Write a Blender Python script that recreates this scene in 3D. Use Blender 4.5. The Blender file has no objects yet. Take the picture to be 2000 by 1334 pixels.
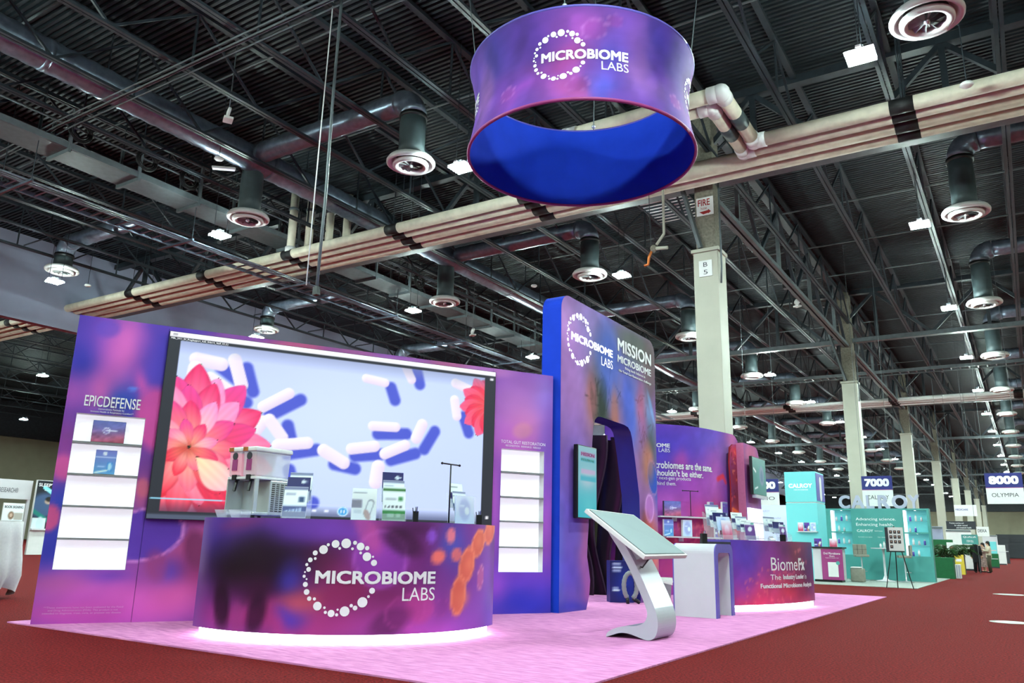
import bpy, math, random
import numpy as np
from mathutils import Matrix, Vector

random.seed(7)
RNG = np.random.default_rng(7)
S = 1.1667                       # survey units -> metres
scene = bpy.context.scene
COL = scene.collection
R = math.radians

# ------------------------------------------------------------------ camera
YAW, PITCH, ROLL, FPX, CAMH = R(32.8128), R(14.0591), R(1.36541), 1551.219, 0.9
def _axes():
    cy, sy = math.cos(YAW), math.sin(YAW)
    f = Vector((-sy * math.cos(PITCH), cy * math.cos(PITCH), math.sin(PITCH)))
    r = Vector((cy, sy, 0)); u = r.cross(f)
    return (math.cos(ROLL) * r + math.sin(ROLL) * u, -math.sin(ROLL) * r + math.cos(ROLL) * u, f)
cr, cu, cf = _axes()
cam_data = bpy.data.cameras.new('camera'); cam = bpy.data.objects.new('camera', cam_data); COL.objects.link(cam)
cam_data.sensor_width = 36.0; cam_data.lens = FPX / 2000 * 36.0
cam_data.clip_start = 0.05; cam_data.clip_end = 400
cam.matrix_world = Matrix(((cr.x, cu.x, -cf.x, 0), (cr.y, cu.y, -cf.y, 0), (cr.z, cu.z, -cf.z, CAMH * S), (0, 0, 0, 1)))
scene.camera = cam

# ------------------------------------------------------------------ world, exposure
world = bpy.data.worlds.new('hall_air'); scene.world = world; world.use_nodes = True
world.node_tree.nodes['Background'].inputs[0].default_value = (0.55, 0.65, 0.85, 1)
world.node_tree.nodes['Background'].inputs[1].default_value = 0.03
vs = scene.view_settings
vs.view_transform = 'Standard'; vs.look = 'None'; vs.exposure = 0.0; vs.gamma = 1.0; vs.use_curve_mapping = False
scene.cycles.use_denoising = True
scene.cycles.use_light_tree = True
scene.cycles.max_bounces = 6; scene.cycles.diffuse_bounces = 3; scene.cycles.glossy_bounces = 3
scene.cycles.transmission_bounces = 6; scene.cycles.transparent_max_bounces = 8
scene.cycles.sample_clamp_indirect = 6.0
scene.cycles.caustics_reflective = False; scene.cycles.caustics_refractive = False
TUBE_E = 1500.0                   # glow of the high-bay lamp tubes, the hall's main light

# ------------------------------------------------------------------ materials
def lin(c):
    out = []
    for k in c[:3]:
        k = k / 255.0
        out.append(k / 12.92 if k <= 0.04045 else ((k + 0.055) / 1.055) ** 2.4)
    return tuple(out)

def mat(name, rgb, rough=0.6, metal=0.0, noise=0.0, nscale=20.0, emit=0.0, bump=0.0, alpha=1.0, trans=0.0, ior=1.45, spec=0.5, rgb2=None, stretch=None, detail=4.0):
    m = bpy.data.materials.new(name); m.use_nodes = True
    nt = m.node_tree; b = nt.nodes['Principled BSDF']
    c = lin(rgb) + (1,)
    b.inputs['Base Color'].default_value = c
    b.inputs['Roughness'].default_value = rough; b.inputs['Metallic'].default_value = metal
    b.inputs['IOR'].default_value = ior; b.inputs['Alpha'].default_value = alpha
    b.inputs['Transmission Weight'].default_value = trans
    b.inputs['Specular IOR Level'].default_value = spec
    if emit:
        b.inputs['Emission Color'].default_value = c; b.inputs['Emission Strength'].default_value = emit
    if noise or bump or rgb2:
        tc = nt.nodes.new('ShaderNodeTexCoord'); mp = nt.nodes.new('ShaderNodeMapping')
        if stretch: mp.inputs['Scale'].default_value = stretch
        nt.links.new(tc.outputs['Object'], mp.inputs['Vector'])
        n = nt.nodes.new('ShaderNodeTexNoise'); n.inputs['Scale'].default_value = nscale; n.inputs['Detail'].default_value = detail
        nt.links.new(mp.outputs['Vector'], n.inputs['Vector'])
        if noise or rgb2:
            mx = nt.nodes.new('ShaderNodeMix'); mx.data_type = 'RGBA'
            c2 = lin(rgb2) if rgb2 else tuple(max(0, k * (1 - noise)) for k in c[:3])
            c1 = c[:3] if rgb2 else tuple(min(1, k * (1 + noise)) for k in c[:3])
            mx.inputs[6].default_value = c1 + (1,); mx.inputs[7].default_value = c2 + (1,)
            rmp = nt.nodes.new('ShaderNodeMapRange'); rmp.inputs[1].default_value = 0.3; rmp.inputs[2].default_value = 0.7
            nt.links.new(n.outputs['Fac'], rmp.inputs[0]); nt.links.new(rmp.outputs[0], mx.inputs[0])
            nt.links.new(mx.outputs[2], b.inputs['Base Color'])
        if bump:
            bp = nt.nodes.new('ShaderNodeBump'); bp.inputs['Strength'].default_value = bump; bp.inputs['Distance'].default_value = 0.02
            nt.links.new(n.outputs['Fac'], bp.inputs['Height']); nt.links.new(bp.outputs['Normal'], b.inputs['Normal'])
    return m

def vmat(name, rough=0.45, emit=0.0, spec=0.4):
    """printed or displayed picture: colour comes from the mesh's own colour attribute"""
    m = bpy.data.materials.new(name); m.use_nodes = True
    nt = m.node_tree; b = nt.nodes['Principled BSDF']
    a = nt.nodes.new('ShaderNodeVertexColor'); a.layer_name = 'Col'
    b.inputs['Roughness'].default_value = rough; b.inputs['Specular IOR Level'].default_value = spec
    if emit:
        nt.links.new(a.outputs['Color'], b.inputs['Emission Color']); b.inputs['Emission Strength'].default_value = emit
        b.inputs['Base Color'].default_value = (0.01, 0.01, 0.012, 1)
    else:
        nt.links.new(a.outputs['Color'], b.inputs['Base Color'])
    return m

M = dict(
    red=mat('red_carpet', (136, 30, 31), 0.97, rgb2=(58, 14, 15), nscale=48, bump=1.0, spec=0.1, detail=3),
    pink=mat('pink_carpet', (226, 150, 200), 0.95, nscale=7, bump=1.0, spec=0.1, rgb2=(188, 112, 166), stretch=(0.7, 3.2, 1), detail=10),
    deck=mat('deck_paint', (30, 38, 44), 0.55, noise=0.25, nscale=3),
    steel=mat('steel_paint', (43, 51, 58), 0.5, noise=0.2, nscale=5),
    steel2=mat('steel_paint_pale', (92, 100, 104), 0.5, noise=0.15, nscale=5),
    galv=mat('galvanised', (128, 140, 158), 0.3, 0.65, noise=0.2, nscale=6),
    duct=mat('duct_paint', (58, 70, 73), 0.5, noise=0.15, nscale=4),
    pipe=mat('pipe_jacket', (206, 199, 180), 0.7, noise=0.12, nscale=4, bump=0.1),
    band=mat('black_band', (22, 22, 24), 0.6, noise=0.2, nscale=10),
    concrete=mat('rough_concrete', (120, 116, 104), 0.95, noise=0.3, nscale=14, bump=0.6),
    clad=mat('column_cladding', (172, 170, 156), 0.5, noise=0.04, nscale=2),
    beige=mat('beige_wall', (150, 146, 124), 0.8, noise=0.05, nscale=1),
    bulk=mat('bulkhead_grey', (150, 156, 180), 0.8, noise=0.06, nscale=1),
    white=mat('white_lacquer', (204, 202, 208), 0.35, noise=0.02, nscale=3),
    matte=mat('matte_white', (222, 222, 222), 0.7, noise=0.03, nscale=6),
    cloth=mat('white_cloth', (215, 213, 210), 0.9, noise=0.05, nscale=30),
    black=mat('black_plastic', (16, 16, 18), 0.4, noise=0.1, nscale=12),
    dark=mat('charcoal', (42, 44, 52), 0.5, noise=0.1, nscale=6),
    grey=mat('mid_grey', (128, 130, 132), 0.6, noise=0.1, nscale=10),
    chrome=mat('stainless', (214, 220, 226), 0.22, 0.6, noise=0.06, nscale=4),
    silver=mat('silver_paint', (192, 196, 206), 0.25, 0.2, noise=0.02, nscale=3),
    blue=mat('royal_blue_fabric', (28, 62, 190), 0.85, spec=0.15, noise=0.06, nscale=2.5),
    navy=mat('navy_lining', (22, 26, 110), 0.4, noise=0.05, nscale=3),
    acry=mat('clear_acrylic', (240, 244, 248), 0.05, trans=0.0, alpha=0.18, spec=0.8, noise=0.01),
    acry2=mat('hopper_plastic', (240, 238, 244), 0.12, alpha=0.38, noise=0.01),
    glass=mat('kiosk_glass', (176, 190, 194), 0.04, noise=0.02, nscale=2, spec=0.9),
    ink=mat('white_ink', (240, 240, 244), 0.6, noise=0.01),
    inkdim=mat('pale_pink_ink', (214, 150, 206), 0.6, noise=0.01),
    inkdark=mat('dark_ink', (52, 56, 66), 0.6, noise=0.01),
    inkred=mat('red_ink', (150, 26, 30), 0.6, noise=0.05),
    lit=mat('lightbox_white', (236, 238, 248), 0.6, emit=0.75, noise=0.0),
    lavlit=mat('lavender_lightbox', (186, 192, 226), 0.6, emit=0.45),
    rose=mat('rose_edge', (176, 92, 134), 0.6, noise=0.05),
    plumdark=mat('dark_plum', (46, 18, 44), 0.6, noise=0.1),
    strip=mat('led_strip', (255, 248, 255), 0.6, emit=13.0),
    tube=mat('lamp_tube', (228, 255, 248), 0.5, emit=TUBE_E),
    litink=mat('lit_letter', (240, 240, 244), 0.5, emit=0.6),
    art=vmat('printed_fabric', 0.75, 0.0, 0.2), gloss=vmat('printed_gloss', 0.3),
    led=vmat('video_wall_picture', 0.5, 1.12), lcd=vmat('display_picture', 0.15, 0.85),
    teal=mat('teal_wall', (72, 150, 145), 0.5, noise=0.08, nscale=2),
    tealit=mat('teal_lightbox', (98, 186, 190), 0.5, emit=0.38),
    purple=mat('plum_panel', (150, 52, 116), 0.5, noise=0.05, nscale=4),
    violet=mat('violet_panel', (92, 82, 172), 0.5, noise=0.05),
    letter=mat('lilac_letter', (172, 174, 196), 0.4, noise=0.03),
    leaf=mat('palm_leaf', (38, 72, 34), 0.5, noise=0.4, nscale=8),
    trunk=mat('palm_trunk', (84, 66, 46), 0.9, noise=0.3, nscale=20, bump=0.5),
    green=mat('green_cloth', (22, 92, 52), 0.8, noise=0.1, nscale=8),
    yellow=mat('yellow_panel', (222, 200, 66), 0.6, noise=0.05, nscale=3),
    tan=mat('taupe_leather', (140, 136, 124), 0.6, noise=0.1, nscale=10),
    floorgrey=mat('grey_booth_carpet', (150, 158, 152), 0.9, noise=0.12, nscale=25),
    copper=mat('worn_copper', (190, 110, 60), 0.4, 0.8, noise=0.2),
    skin=mat('skin', (196, 150, 124), 0.6, noise=0.05, nscale=20),
    hair=mat('dark_hair', (26, 20, 18), 0.6, noise=0.2, nscale=40),
    knit=mat('cream_knit', (206, 194, 172), 0.9, noise=0.1, nscale=60),
    olive=mat('olive_trouser', (78, 72, 58), 0.9, noise=0.1, nscale=40),
    blackcloth=mat('black_cloth', (20, 20, 24), 0.9, noise=0.15, nscale=30),
    patt=mat('patterned_dress', (176, 150, 140), 0.9, rgb2=(90, 70, 74), nscale=26),
)

# ------------------------------------------------------------------ mesh helpers (survey units in, metres out)
def link(o, parent=None):
    COL.objects.link(o)
    if parent is not None: o.parent = parent
    return o

def mesh_from(name, V, F, m, smooth=False, col=None):
    me = bpy.data.meshes.new(name)
    V = np.asarray(V, dtype=np.float64).reshape(-1, 3) * S
    me.from_pydata(V.tolist(), [], F if isinstance(F, list) else F.tolist())
    if m is not None: me.materials.append(m)
    if smooth: me.polygons.foreach_set('use_smooth', [True] * len(me.polygons))
    if col is not None:
        a = me.color_attributes.new('Col', 'FLOAT_COLOR', 'POINT')
        c = np.ones((len(V), 4), dtype=np.float32); c[:, :3] = col
        a.data.foreach_set('color', c.ravel())
    me.update()
    return me

class MB:
    def __init__(s): s.v = []; s.f = []
    def add(s, V, F):
        o = len(s.v); s.v += [tuple(p) for p in V]; s.f += [tuple(i + o for i in q) for q in F]; return s
    def box(s, x0, x1, y0, y1, z0, z1):
        V = [(x, y, z) for z in (z0, z1) for y in (y0, y1) for x in (x0, x1)]
        return s.add(V, [(0, 2, 3, 1), (4, 5, 7, 6), (0, 1, 5, 4), (2, 6, 7, 3), (0, 4, 6, 2), (1, 3, 7, 5)])
    def bar(s, p, q, w, h=None, up=(0, 0, 1)):
        h = h or w; p = Vector(p); q = Vector(q); d = (q - p).normalized(); u = Vector(up)
        if abs(d.dot(u)) > 0.99: u = Vector((1, 0, 0))
        a = d.cross(u).normalized() * (w / 2); b = a.cross(d).normalized() * (h / 2)
        V = [c + i * a + j * b for c in (p, q) for i, j in ((-1, -1), (1, -1), (1, 1), (-1, 1))]
        return s.add(V, [(0, 3, 2, 1), (4, 5, 6, 7), (0, 1, 5, 4), (1, 2, 6, 5), (2, 3, 7, 6), (3, 0, 4, 7)])
    def tube(s, pts, r, n=8, cap=True):
        pts = [Vector(p) for p in pts]; m = len(pts); rs = r if isinstance(r, (list, tuple)) else [r] * m
        t0 = (pts[1] - pts[0]).normalized(); ref = Vector((0, 0, 1)) if abs(t0.z) < 0.9 else Vector((1, 0, 0))
        V = []; a = t0.cross(ref).normalized()
        for i, p in enumerate(pts):
            t = ((pts[min(i + 1, m - 1)] - pts[i]).normalized() + (pts[i] - pts[max(i - 1, 0)]).normalized()).normalized() if 0 < i < m - 1 else ((pts[1] - pts[0]) if i == 0 else (pts[-1] - pts[-2])).normalized()
            a = (a - t * a.dot(t)).normalized(); b = t.cross(a)
            for k in range(n):
                th = 2 * math.pi * k / n; V.append(p + (a * math.cos(th) + b * math.sin(th)) * rs[i])
        F = [(i * n + k, i * n + (k + 1) % n, (i + 1) * n + (k + 1) % n, (i + 1) * n + k) for i in range(m - 1) for k in range(n)]
        if cap: F += [tuple(reversed(range(n))), tuple(range((m - 1) * n, m * n))]
        return s.add(V, F)
    def lathe(s, prof, c=(0, 0, 0), n=24, cap=False):
        V = [(c[0] + r * math.cos(2 * math.pi * k / n), c[1] + r * math.sin(2 * math.pi * k / n), c[2] + z) for r, z in prof for k in range(n)]
        m = len(prof)
        F = [(i * n + k, i * n + (k + 1) % n, (i + 1) * n + (k + 1) % n, (i + 1) * n + k) for i in range(m - 1) for k in range(n)]
        if cap: F += [tuple(reversed(range(n))), tuple(range((m - 1) * n, m * n))]
        return s.add(V, F)
    def prism(s, poly, a, b, plane='xz'):
        n = len(poly)
        P = (lambda u, v, w: (u, w, v)) if plane == 'xz' else ((lambda u, v, w: (u, v, w)) if plane == 'xy' else (lambda u, v, w: (w, u, v)))
        V = [P(u, v, a) for u, v in poly] + [P(u, v, b) for u, v in poly]
        return s.add(V, [tuple(range(n)), tuple(reversed(range(n, 2 * n)))] + [(i, i + n, (i + 1) % n + n, (i + 1) % n) for i in range(n)])
    def ball(s, c, r, n=10, m=6):
        rr = r if isinstance(r, (tuple, list)) else (r, r, r)
        V = [(c[0], c[1], c[2] - rr[2])]
        for i in range(1, m):
            ph = -math.pi / 2 + math.pi * i / m
            for k in range(n):
                th = 2 * math.pi * k / n; V.append((c[0] + rr[0] * math.cos(ph) * math.cos(th), c[1] + rr[1] * math.cos(ph) * math.sin(th), c[2] + rr[2] * math.sin(ph)))
        V.append((c[0], c[1], c[2] + rr[2])); top = len(V) - 1
        F = [(0, 1 + (k + 1) % n, 1 + k) for k in range(n)]
        for i in range(m - 2):
            F += [(1 + i * n + k, 1 + i * n + (k + 1) % n, 1 + (i + 1) * n + (k + 1) % n, 1 + (i + 1) * n + k) for k in range(n)]
        F += [(top, 1 + (m - 2) * n + k, 1 + (m - 2) * n + (k + 1) % n) for k in range(n)]
        return s.add(V, F)
    def shift(s, d):
        s.v = [(p[0] + d[0], p[1] + d[1], p[2] + d[2]) for p in s.v]; return s
    def mesh(s, name, m, smooth=False): return mesh_from(name, s.v, s.f, m, smooth)
    def build(s, name, m, parent=None, smooth=False, bevel=0.0, flip_fix=True):
        me = s.mesh(name, m, smooth); o = bpy.data.objects.new(name, me); link(o, parent)
        if bevel:
            b = o.modifiers.new('bevel', 'BEVEL'); b.width = bevel * S; b.segments = 2; b.limit_method = 'ANGLE'
        return o

def tag(o, label=None, cat=None, group=None, kind=None):
    if label: o['label'] = label
    if cat: o['category'] = cat
    if group: o['group'] = group
    if kind: o['kind'] = kind
    return o

def thing(name, label, cat, loc=(0, 0, 0), rotz=0.0, group=None):
    o = bpy.data.objects.new(name, None); link(o)
    o.empty_display_size = 0.1
    o.location = tuple(k * S for k in loc); o.rotation_euler = (0, 0, rotz)
    return tag(o, label, cat, group)

def place(o, loc, rotz=0.0):
    o.location = tuple(k * S for k in loc); o.rotation_euler = (0, 0, rotz); return o

def inst(name, me, parent=None, loc=(0, 0, 0), rot=(0, 0, 0)):
    o = bpy.data.objects.new(name, me); link(o, parent)
    o.location = tuple(k * S for k in loc); o.rotation_euler = rot
    return o

def dup(root, loc=None, rotz=None, label=None, group=None):
    def cp(o, par):
        c = o.copy(); COL.objects.link(c)
        if par is not None: c.parent = par
        for ch in list(o.children): cp(ch, c)
        return c
    r = cp(root, None)
    if loc is not None: r.location = tuple(k * S for k in loc)
    if rotz is not None: r.rotation_euler = (0, 0, rotz)
    if label: r['label'] = label
    if group: r['group'] = group
    return r

# ------------------------------------------------------------------ lettering
_glyph = {}
def text_flat(s, bold=0.0):
    k = (s, bold)
    if k not in _glyph:
        cu_ = bpy.data.curves.new('lettering', 'FONT'); cu_.body = s; cu_.offset = bold; cu_.resolution_u = 3; cu_.fill_mode = 'FRONT'
        o = bpy.data.objects.new('lettering', cu_)
        me = o.to_mesh()
        n = len(me.vertices); V = np.zeros(n * 3); me.vertices.foreach_get('co', V); V = V.reshape(-1, 3)
        F = [tuple(p.vertices) for p in me.polygons]
        o.to_mesh_clear(); bpy.data.objects.remove(o); bpy.data.curves.remove(cu_)
        V = V[:, :2]; lo = V.min(0); hi = V.max(0); V = (V - lo) / (hi - lo)
        _glyph[k] = (V, F, (hi - lo))
    return _glyph[k]

def flat(off=-0.004): return lambda u, v: np.stack([u, np.full_like(u, off), v], -1)

def lettering(parent, s, u0, u1, v0, v1, m, mp=None, bold=0.012, name='lettering'):
    """a line of lettering fitted into u0..u1, v0..v1 of the surface mp(u, v)"""
    V, F, ext = text_flat(s, 0.0)
    b = max(0.0, bold) * 1.0; bu, bv = b / ext[0], b / ext[1]               # heavier strokes: the line set again with small shifts
    A = []; G = []
    for dx, dy in (((-1, -1), (1, -1), (-1, 1), (1, 1), (0, 0)) if b > 0.006 else ((0, 0),)):
        o_ = len(A) * len(V); A.append((V + np.array((dx * bu, dy * bv))) / np.array((1 + 2 * bu, 1 + 2 * bv)) + np.array((bu, bv)) / np.array((1 + 2 * bu, 1 + 2 * bv))); G += [tuple(i + o_ for i in f) for f in F]
    A = np.concatenate(A)
    f_ = mp or flat(); U = u0 + (u1 - u0) * A[:, 0]; W = v0 + (v1 - v0) * A[:, 1]; e = (v1 - v0) * 0.05 + 1e-4
    P = f_(U, W); N = np.cross(f_(U + e, W) - P, f_(U, W + e) - P); N /= np.linalg.norm(N, axis=1)[:, None] + 1e-12
    P = P + N * (np.repeat(np.arange(len(A) // len(V)), len(V)) * 0.0009)[:, None]
    o = bpy.data.objects.new(name, mesh_from(name, P, G, m)); return link(o, parent)

DOTS = [(820,265,28),(848,234,10),(894,228,25),(922,255,9),(961,223,31),(1017,218,13),(1003,256,9),(1054,241,25),(1057,281,9),(1097,250,14),(1099,304,28),(1138,304,7),(1147,342,20),(769,287,16),(772,322,9),(741,331,15),(721,361,10),(735,390,15),(713,407,6),(710,433,10),(727,450,6),(722,483,16),(734,529,18),(754,569,14),(787,570,10),(809,613,27),(854,622,8),(862,650,10),(898,656,22),(933,664,10),(937,633,7),(981,643,31),(1020,608,11),(1045,622,15),(1089,587,32),(1125,552,9),(1146,516,19)]
def logo(parent, u, v, r, m, mp=None, tw=3.4, ring=True, top=0.24, low=-0.17, n=14):
    """ring of dots with the two-line name, ring centre u, v and ring radius r"""
    mp = mp or flat()
    V = []; F = []
    if ring:
        for x, y, d in DOTS:
            cx, cy, cr_ = u + (x - 932) / 228 * r, v - (y - 440) / 228 * r, d / 228 * r
            o = len(V); V += [(cx + cr_ * math.cos(2 * math.pi * k / n), cy + cr_ * math.sin(2 * math.pi * k / n)) for k in range(n)]
            F.append(tuple(range(o, o + n)))
        V = np.array(V); P = mp(V[:, 0], V[:, 1])
        link(bpy.data.objects.new('logo_ring', mesh_from('logo_ring', P, F, m)), parent)
    lettering(parent, 'MICROBIOME', u - 0.66 * r, u + (tw - 0.66) * r, v + low * r, v + top * r, m, mp, 0.032)
    lettering(parent, 'LABS', u + (tw - 0.66 - 1.06) * r, u + (tw - 0.66) * r, v - 0.62 * r, v - 0.25 * r, m, mp, -0.005)

# ------------------------------------------------------------------ printed pictures: colour fields on a fine grid
def fbm(x, y, f=1.0, seed=0, octv=4):
    r = np.random.default_rng(seed); out = np.zeros_like(x); a = 1.0
    for _ in range(octv):
        for _k in range(4):
            th = r.uniform(0, 6.28); ph = r.uniform(0, 6.28)
            out += a * np.sin((x * math.cos(th) + y * math.sin(th)) * f * 6.28 * r.uniform(0.7, 1.3) + ph + 0.7 * out)
        f *= 2.0; a *= 0.5
    return out / 4.0

class Canvas:
    @staticmethod
    def axis(brk, step):
        out = [np.array([brk[0]])]
        for a, b in zip(brk[:-1], brk[1:]): out.append(np.linspace(a, b, max(1, int(round((b - a) / step))) + 1)[1:])
        return np.concatenate(out)
    def __init__(s, u0, u1, v0, v1, step, base=(90, 60, 150), ub=None, vb=None):
        s.x, s.y = np.meshgrid(s.axis(ub or (u0, u1), step), s.axis(vb or (v0, v1), step)); s.nv, s.nu = s.x.shape
        s.c = np.ones(s.x.shape + (3,)) * np.array(base, float); s.wx = s.x; s.wy = s.y; s.step = step; s.gain = 1.0
    def warp(s, amt, f=1.0, seed=1):
        s.wx = s.x + amt * fbm(s.x, s.y, f, seed, 3); s.wy = s.y + amt * fbm(s.x, s.y, f, seed + 9, 3); return s
    def mix(s, w, col): s.c = s.c * (1 - w[..., None]) + np.array(col, float) * w[..., None]; return s
    def blob(s, x, y, rx, ry, col, a=1.0, ang=0.0, p=2.0, warp=True):
        X = (s.wx if warp else s.x) - x; Y = (s.wy if warp else s.y) - y; c, q = math.cos(ang), math.sin(ang)
        d = np.sqrt(((X * c + Y * q) / rx) ** 2 + ((-X * q + Y * c) / ry) ** 2)
        return s.mix(a * np.exp(-np.power(d, p)), col)
    def ell(s, x, y, rx, ry, col, a=1.0, ang=0.0, edge=0.1, rim=None, rimw=0.12):
        X = s.x - x; Y = s.y - y; c, q = math.cos(ang), math.sin(ang)
        d = np.sqrt(((X * c + Y * q) / rx) ** 2 + ((-X * q + Y * c) / ry) ** 2)
        s.mix(a * np.clip((1 - d) / edge + 0.5, 0, 1), col)
        if rim is not None: s.mix(a * np.exp(-((d - 0.95) / rimw) ** 2), rim)
        return s
    def cap(s, x0, y0, x1, y1, r, col, a=1.0, edge=None, shade=None):
        dx, dy = x1 - x0, y1 - y0; L = dx * dx + dy * dy + 1e-9
        t = np.clip(((s.x - x0) * dx + (s.y - y0) * dy) / L, 0, 1)
        ex = s.x - x0 - t * dx; ey = s.y - y0 - t * dy; d = np.hypot(ex, ey); e = edge or s.step
        w = np.clip((r - d) / e + 0.5, 0, 1) * a
        c = np.ones(s.c.shape) * np.array(col, float)
        if shade is not None:
            k = np.clip((ex * 0.6 - ey * 0.8) / r * 0.5 + 0.5, 0, 1)[..., None]; c = c * (1 - k) + np.array(shade, float) * k
        s.c = s.c * (1 - w[..., None]) + c * w[..., None]; return s
    def rect(s, x0, x1, y0, y1, col, a=1.0, soft=None):
        e = soft or s.step
        w = np.clip((s.x - x0) / e + 0.5, 0, 1) * np.clip((x1 - s.x) / e + 0.5, 0, 1) * np.clip((s.y - y0) / e + 0.5, 0, 1) * np.clip((y1 - s.y) / e + 0.5, 0, 1)
        return s.mix(w * a, col)
    def grad(s, c0, c1, axis='y'):
        k = s.y if axis == 'y' else s.x; k = (k - k.min()) / (k.max() - k.min())
        s.c = np.array(c0, float) * (1 - k[..., None]) + np.array(c1, float) * k[..., None]; return s
    def speck(s, amt, f, seed): s.c = s.c * (1 + amt * fbm(s.x, s.y, f, seed, 3))[..., None]; return s
    def petal(s, cx, cy, ang, ln, wd, cin, cout, edge=None):
        c, q = math.cos(ang), math.sin(ang); X = (s.x - cx) * c + (s.y - cy) * q; Y = -(s.x - cx) * q + (s.y - cy) * c
        t = np.clip(X / ln, 0, 1); half = wd * np.power(np.clip(np.sin(math.pi * np.power(t, 1.35)), 0, 1), 0.75) + 1e-6
        w = np.clip((half - np.abs(Y)) / (s.step * 1.5) + 0.5, 0, 1) * (X > 0) * (X < ln)
        k = np.clip(t ** 1.2 + 0.25 * (np.abs(Y) / half) ** 2, 0, 1)[..., None]
        col = np.array(cin, float) * (1 - k) + np.array(cout, float) * k
        col = col * (1 - 0.1 * (np.abs(Y) / half)[..., None] ** 8) * (1 + 0.03 * np.sin(Y / wd * 13))[..., None]
        s.c = s.c * (1 - w[..., None]) + col * w[..., None]; return s
    def build(s, name, m, parent, mp=None, keep=None, outline=None):
        c = s.c
        if m in (M['art'], M['gloss']):
            c = ((c - 105) * 1.12 + 106) * np.array((0.99, 1.03, 1.05)) * s.gain; c = c * 0.92 + c.mean(-1, keepdims=True) * 0.08
        c = np.clip(c / 255.0, 0, 1); c = np.where(c <= 0.04045, c / 12.92, ((c + 0.055) / 1.055) ** 2.4)
        X, Y = s.x.copy(), s.y.copy()
        i = np.arange(s.nu * s.nv).reshape(s.nv, s.nu)
        Q = np.stack([i[:-1, :-1], i[:-1, 1:], i[1:, 1:], i[1:, :-1]], -1)
        if keep is not None:
            cx = (s.x[:-1, :-1] + s.x[1:, 1:]) / 2; cy = (s.y[:-1, :-1] + s.y[1:, 1:]) / 2; Q = Q[keep(cx, cy)]
        Q = Q.reshape(-1, 4)
        if outline is not None:
            poly = np.array(outline, float); q2 = np.roll(poly, -1, 0)
            cx = X.ravel()[Q].mean(1); cy = Y.ravel()[Q].mean(1); ins = np.zeros(len(Q), bool)
            for (ax, ay), (bx, by) in zip(poly, q2):
                hit = ((ay > cy) != (by > cy)) & (cx < (bx - ax) * (cy - ay) / (by - ay + 1e-12) + ax); ins ^= hit
            Q = Q[ins]
            E = np.sort(np.concatenate([Q[:, [0, 1]], Q[:, [1, 2]], Q[:, [2, 3]], Q[:, [3, 0]]]), 1)
            ue, cnt = np.unique(E, axis=0, return_counts=True); bv = np.unique(ue[cnt == 1])
            px = X.ravel()[bv]; py = Y.ravel()[bv]; best = np.full(len(bv), 1e9); nx = px.copy(); ny = py.copy()
            for (ax, ay), (bx, by) in zip(poly, q2):
                L = (bx - ax) ** 2 + (by - ay) ** 2 + 1e-12; t = np.clip(((px - ax) * (bx - ax) + (py - ay) * (by - ay)) / L, 0, 1)
                qx = ax + t * (bx - ax); qy = ay + t * (by - ay); d2 = (qx - px) ** 2 + (qy - py) ** 2; g = d2 < best
                best = np.where(g, d2, best); nx = np.where(g, qx, nx); ny = np.where(g, qy, ny)
            fx = X.ravel(); fy = Y.ravel(); fx[bv] = nx; fy[bv] = ny; X = fx.reshape(X.shape); Y = fy.reshape(Y.shape)
        P = (mp or flat(-0.002))(X, Y).reshape(-1, 3)
        used = np.unique(Q); re = np.full(len(P), -1); re[used] = np.arange(len(used)); P = P[used]; Q = re[Q]; c = c.reshape(-1, 3)[used]
        o = bpy.data.objects.new(name, mesh_from(name, P, Q.tolist(), m, True, c.reshape(-1, 3))); return link(o, parent)

# ================================================================== THE HALL
DECK = 11.9
def struct(name, mb, m): return tag(mb.build(name, m), kind='structure')
struct('floor', MB().box(-95, 15, -18, 160, -0.2, 0), M['red'])
mb = MB(); V = []; F = []
per = 0.146; y = -18.0; prof = []
while y < 151:
    prof += [(y, DECK), (y + 0.07, DECK), (y + 0.085, DECK + 0.075), (y + 0.131, DECK + 0.075)]; y += per
for yy, zz in prof: V += [(-95, yy, zz), (15, yy, zz)]
F = [(2 * i, 2 * i + 1, 2 * i + 3, 2 * i + 2) for i in range(len(prof) - 1)]
mb.add(V, F); mb.box(-95, 15, -18, 151, DECK + 0.085, DECK + 0.18)
struct('ceiling', mb, M['deck'])
struct('wall_left', MB().box(-76, -75.6, -18, 151, 0, DECK), M['beige'])
struct('trim_1', MB().box(-75.6, -75.3, -18, 151, 8.8, DECK), M['steel'])
struct('wall_right', MB().box(14.6, 15, -18, 151, 0, DECK), M['beige'])
struct('wall_rear', MB().box(-76, 15, -18.4, -18, 0, DECK), M['beige'])
w = struct('wall_far', MB().box(-76, 15, 150, 150.4, 0, DECK), M['beige'])
struct('trim_2', MB().box(-76, 15, 149.6, 150, 7.1, DECK), M['steel'])
d = struct('door_1', MB().box(-4.9, 8, 149.7, 150, 0, 3.6), M['dark'])
for k in range(6): MB().box(-4.9, 8, 149.6, 149.7, 0.1 + k * 0.58, 0.62 + k * 0.58).build('door_slat', M['dark'], d)
b = struct('trim_3', MB().box(-31.9, -31.5, -18, 150, 8.6, DECK), M['bulk'])
for k in range(10): MB().box(-31.5, -31.1, -0.2 + 9.0 * k, 0.5 + 9.0 * k, 8.4, 8.75).build('beam_seat', M['bulk'], b)

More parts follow.
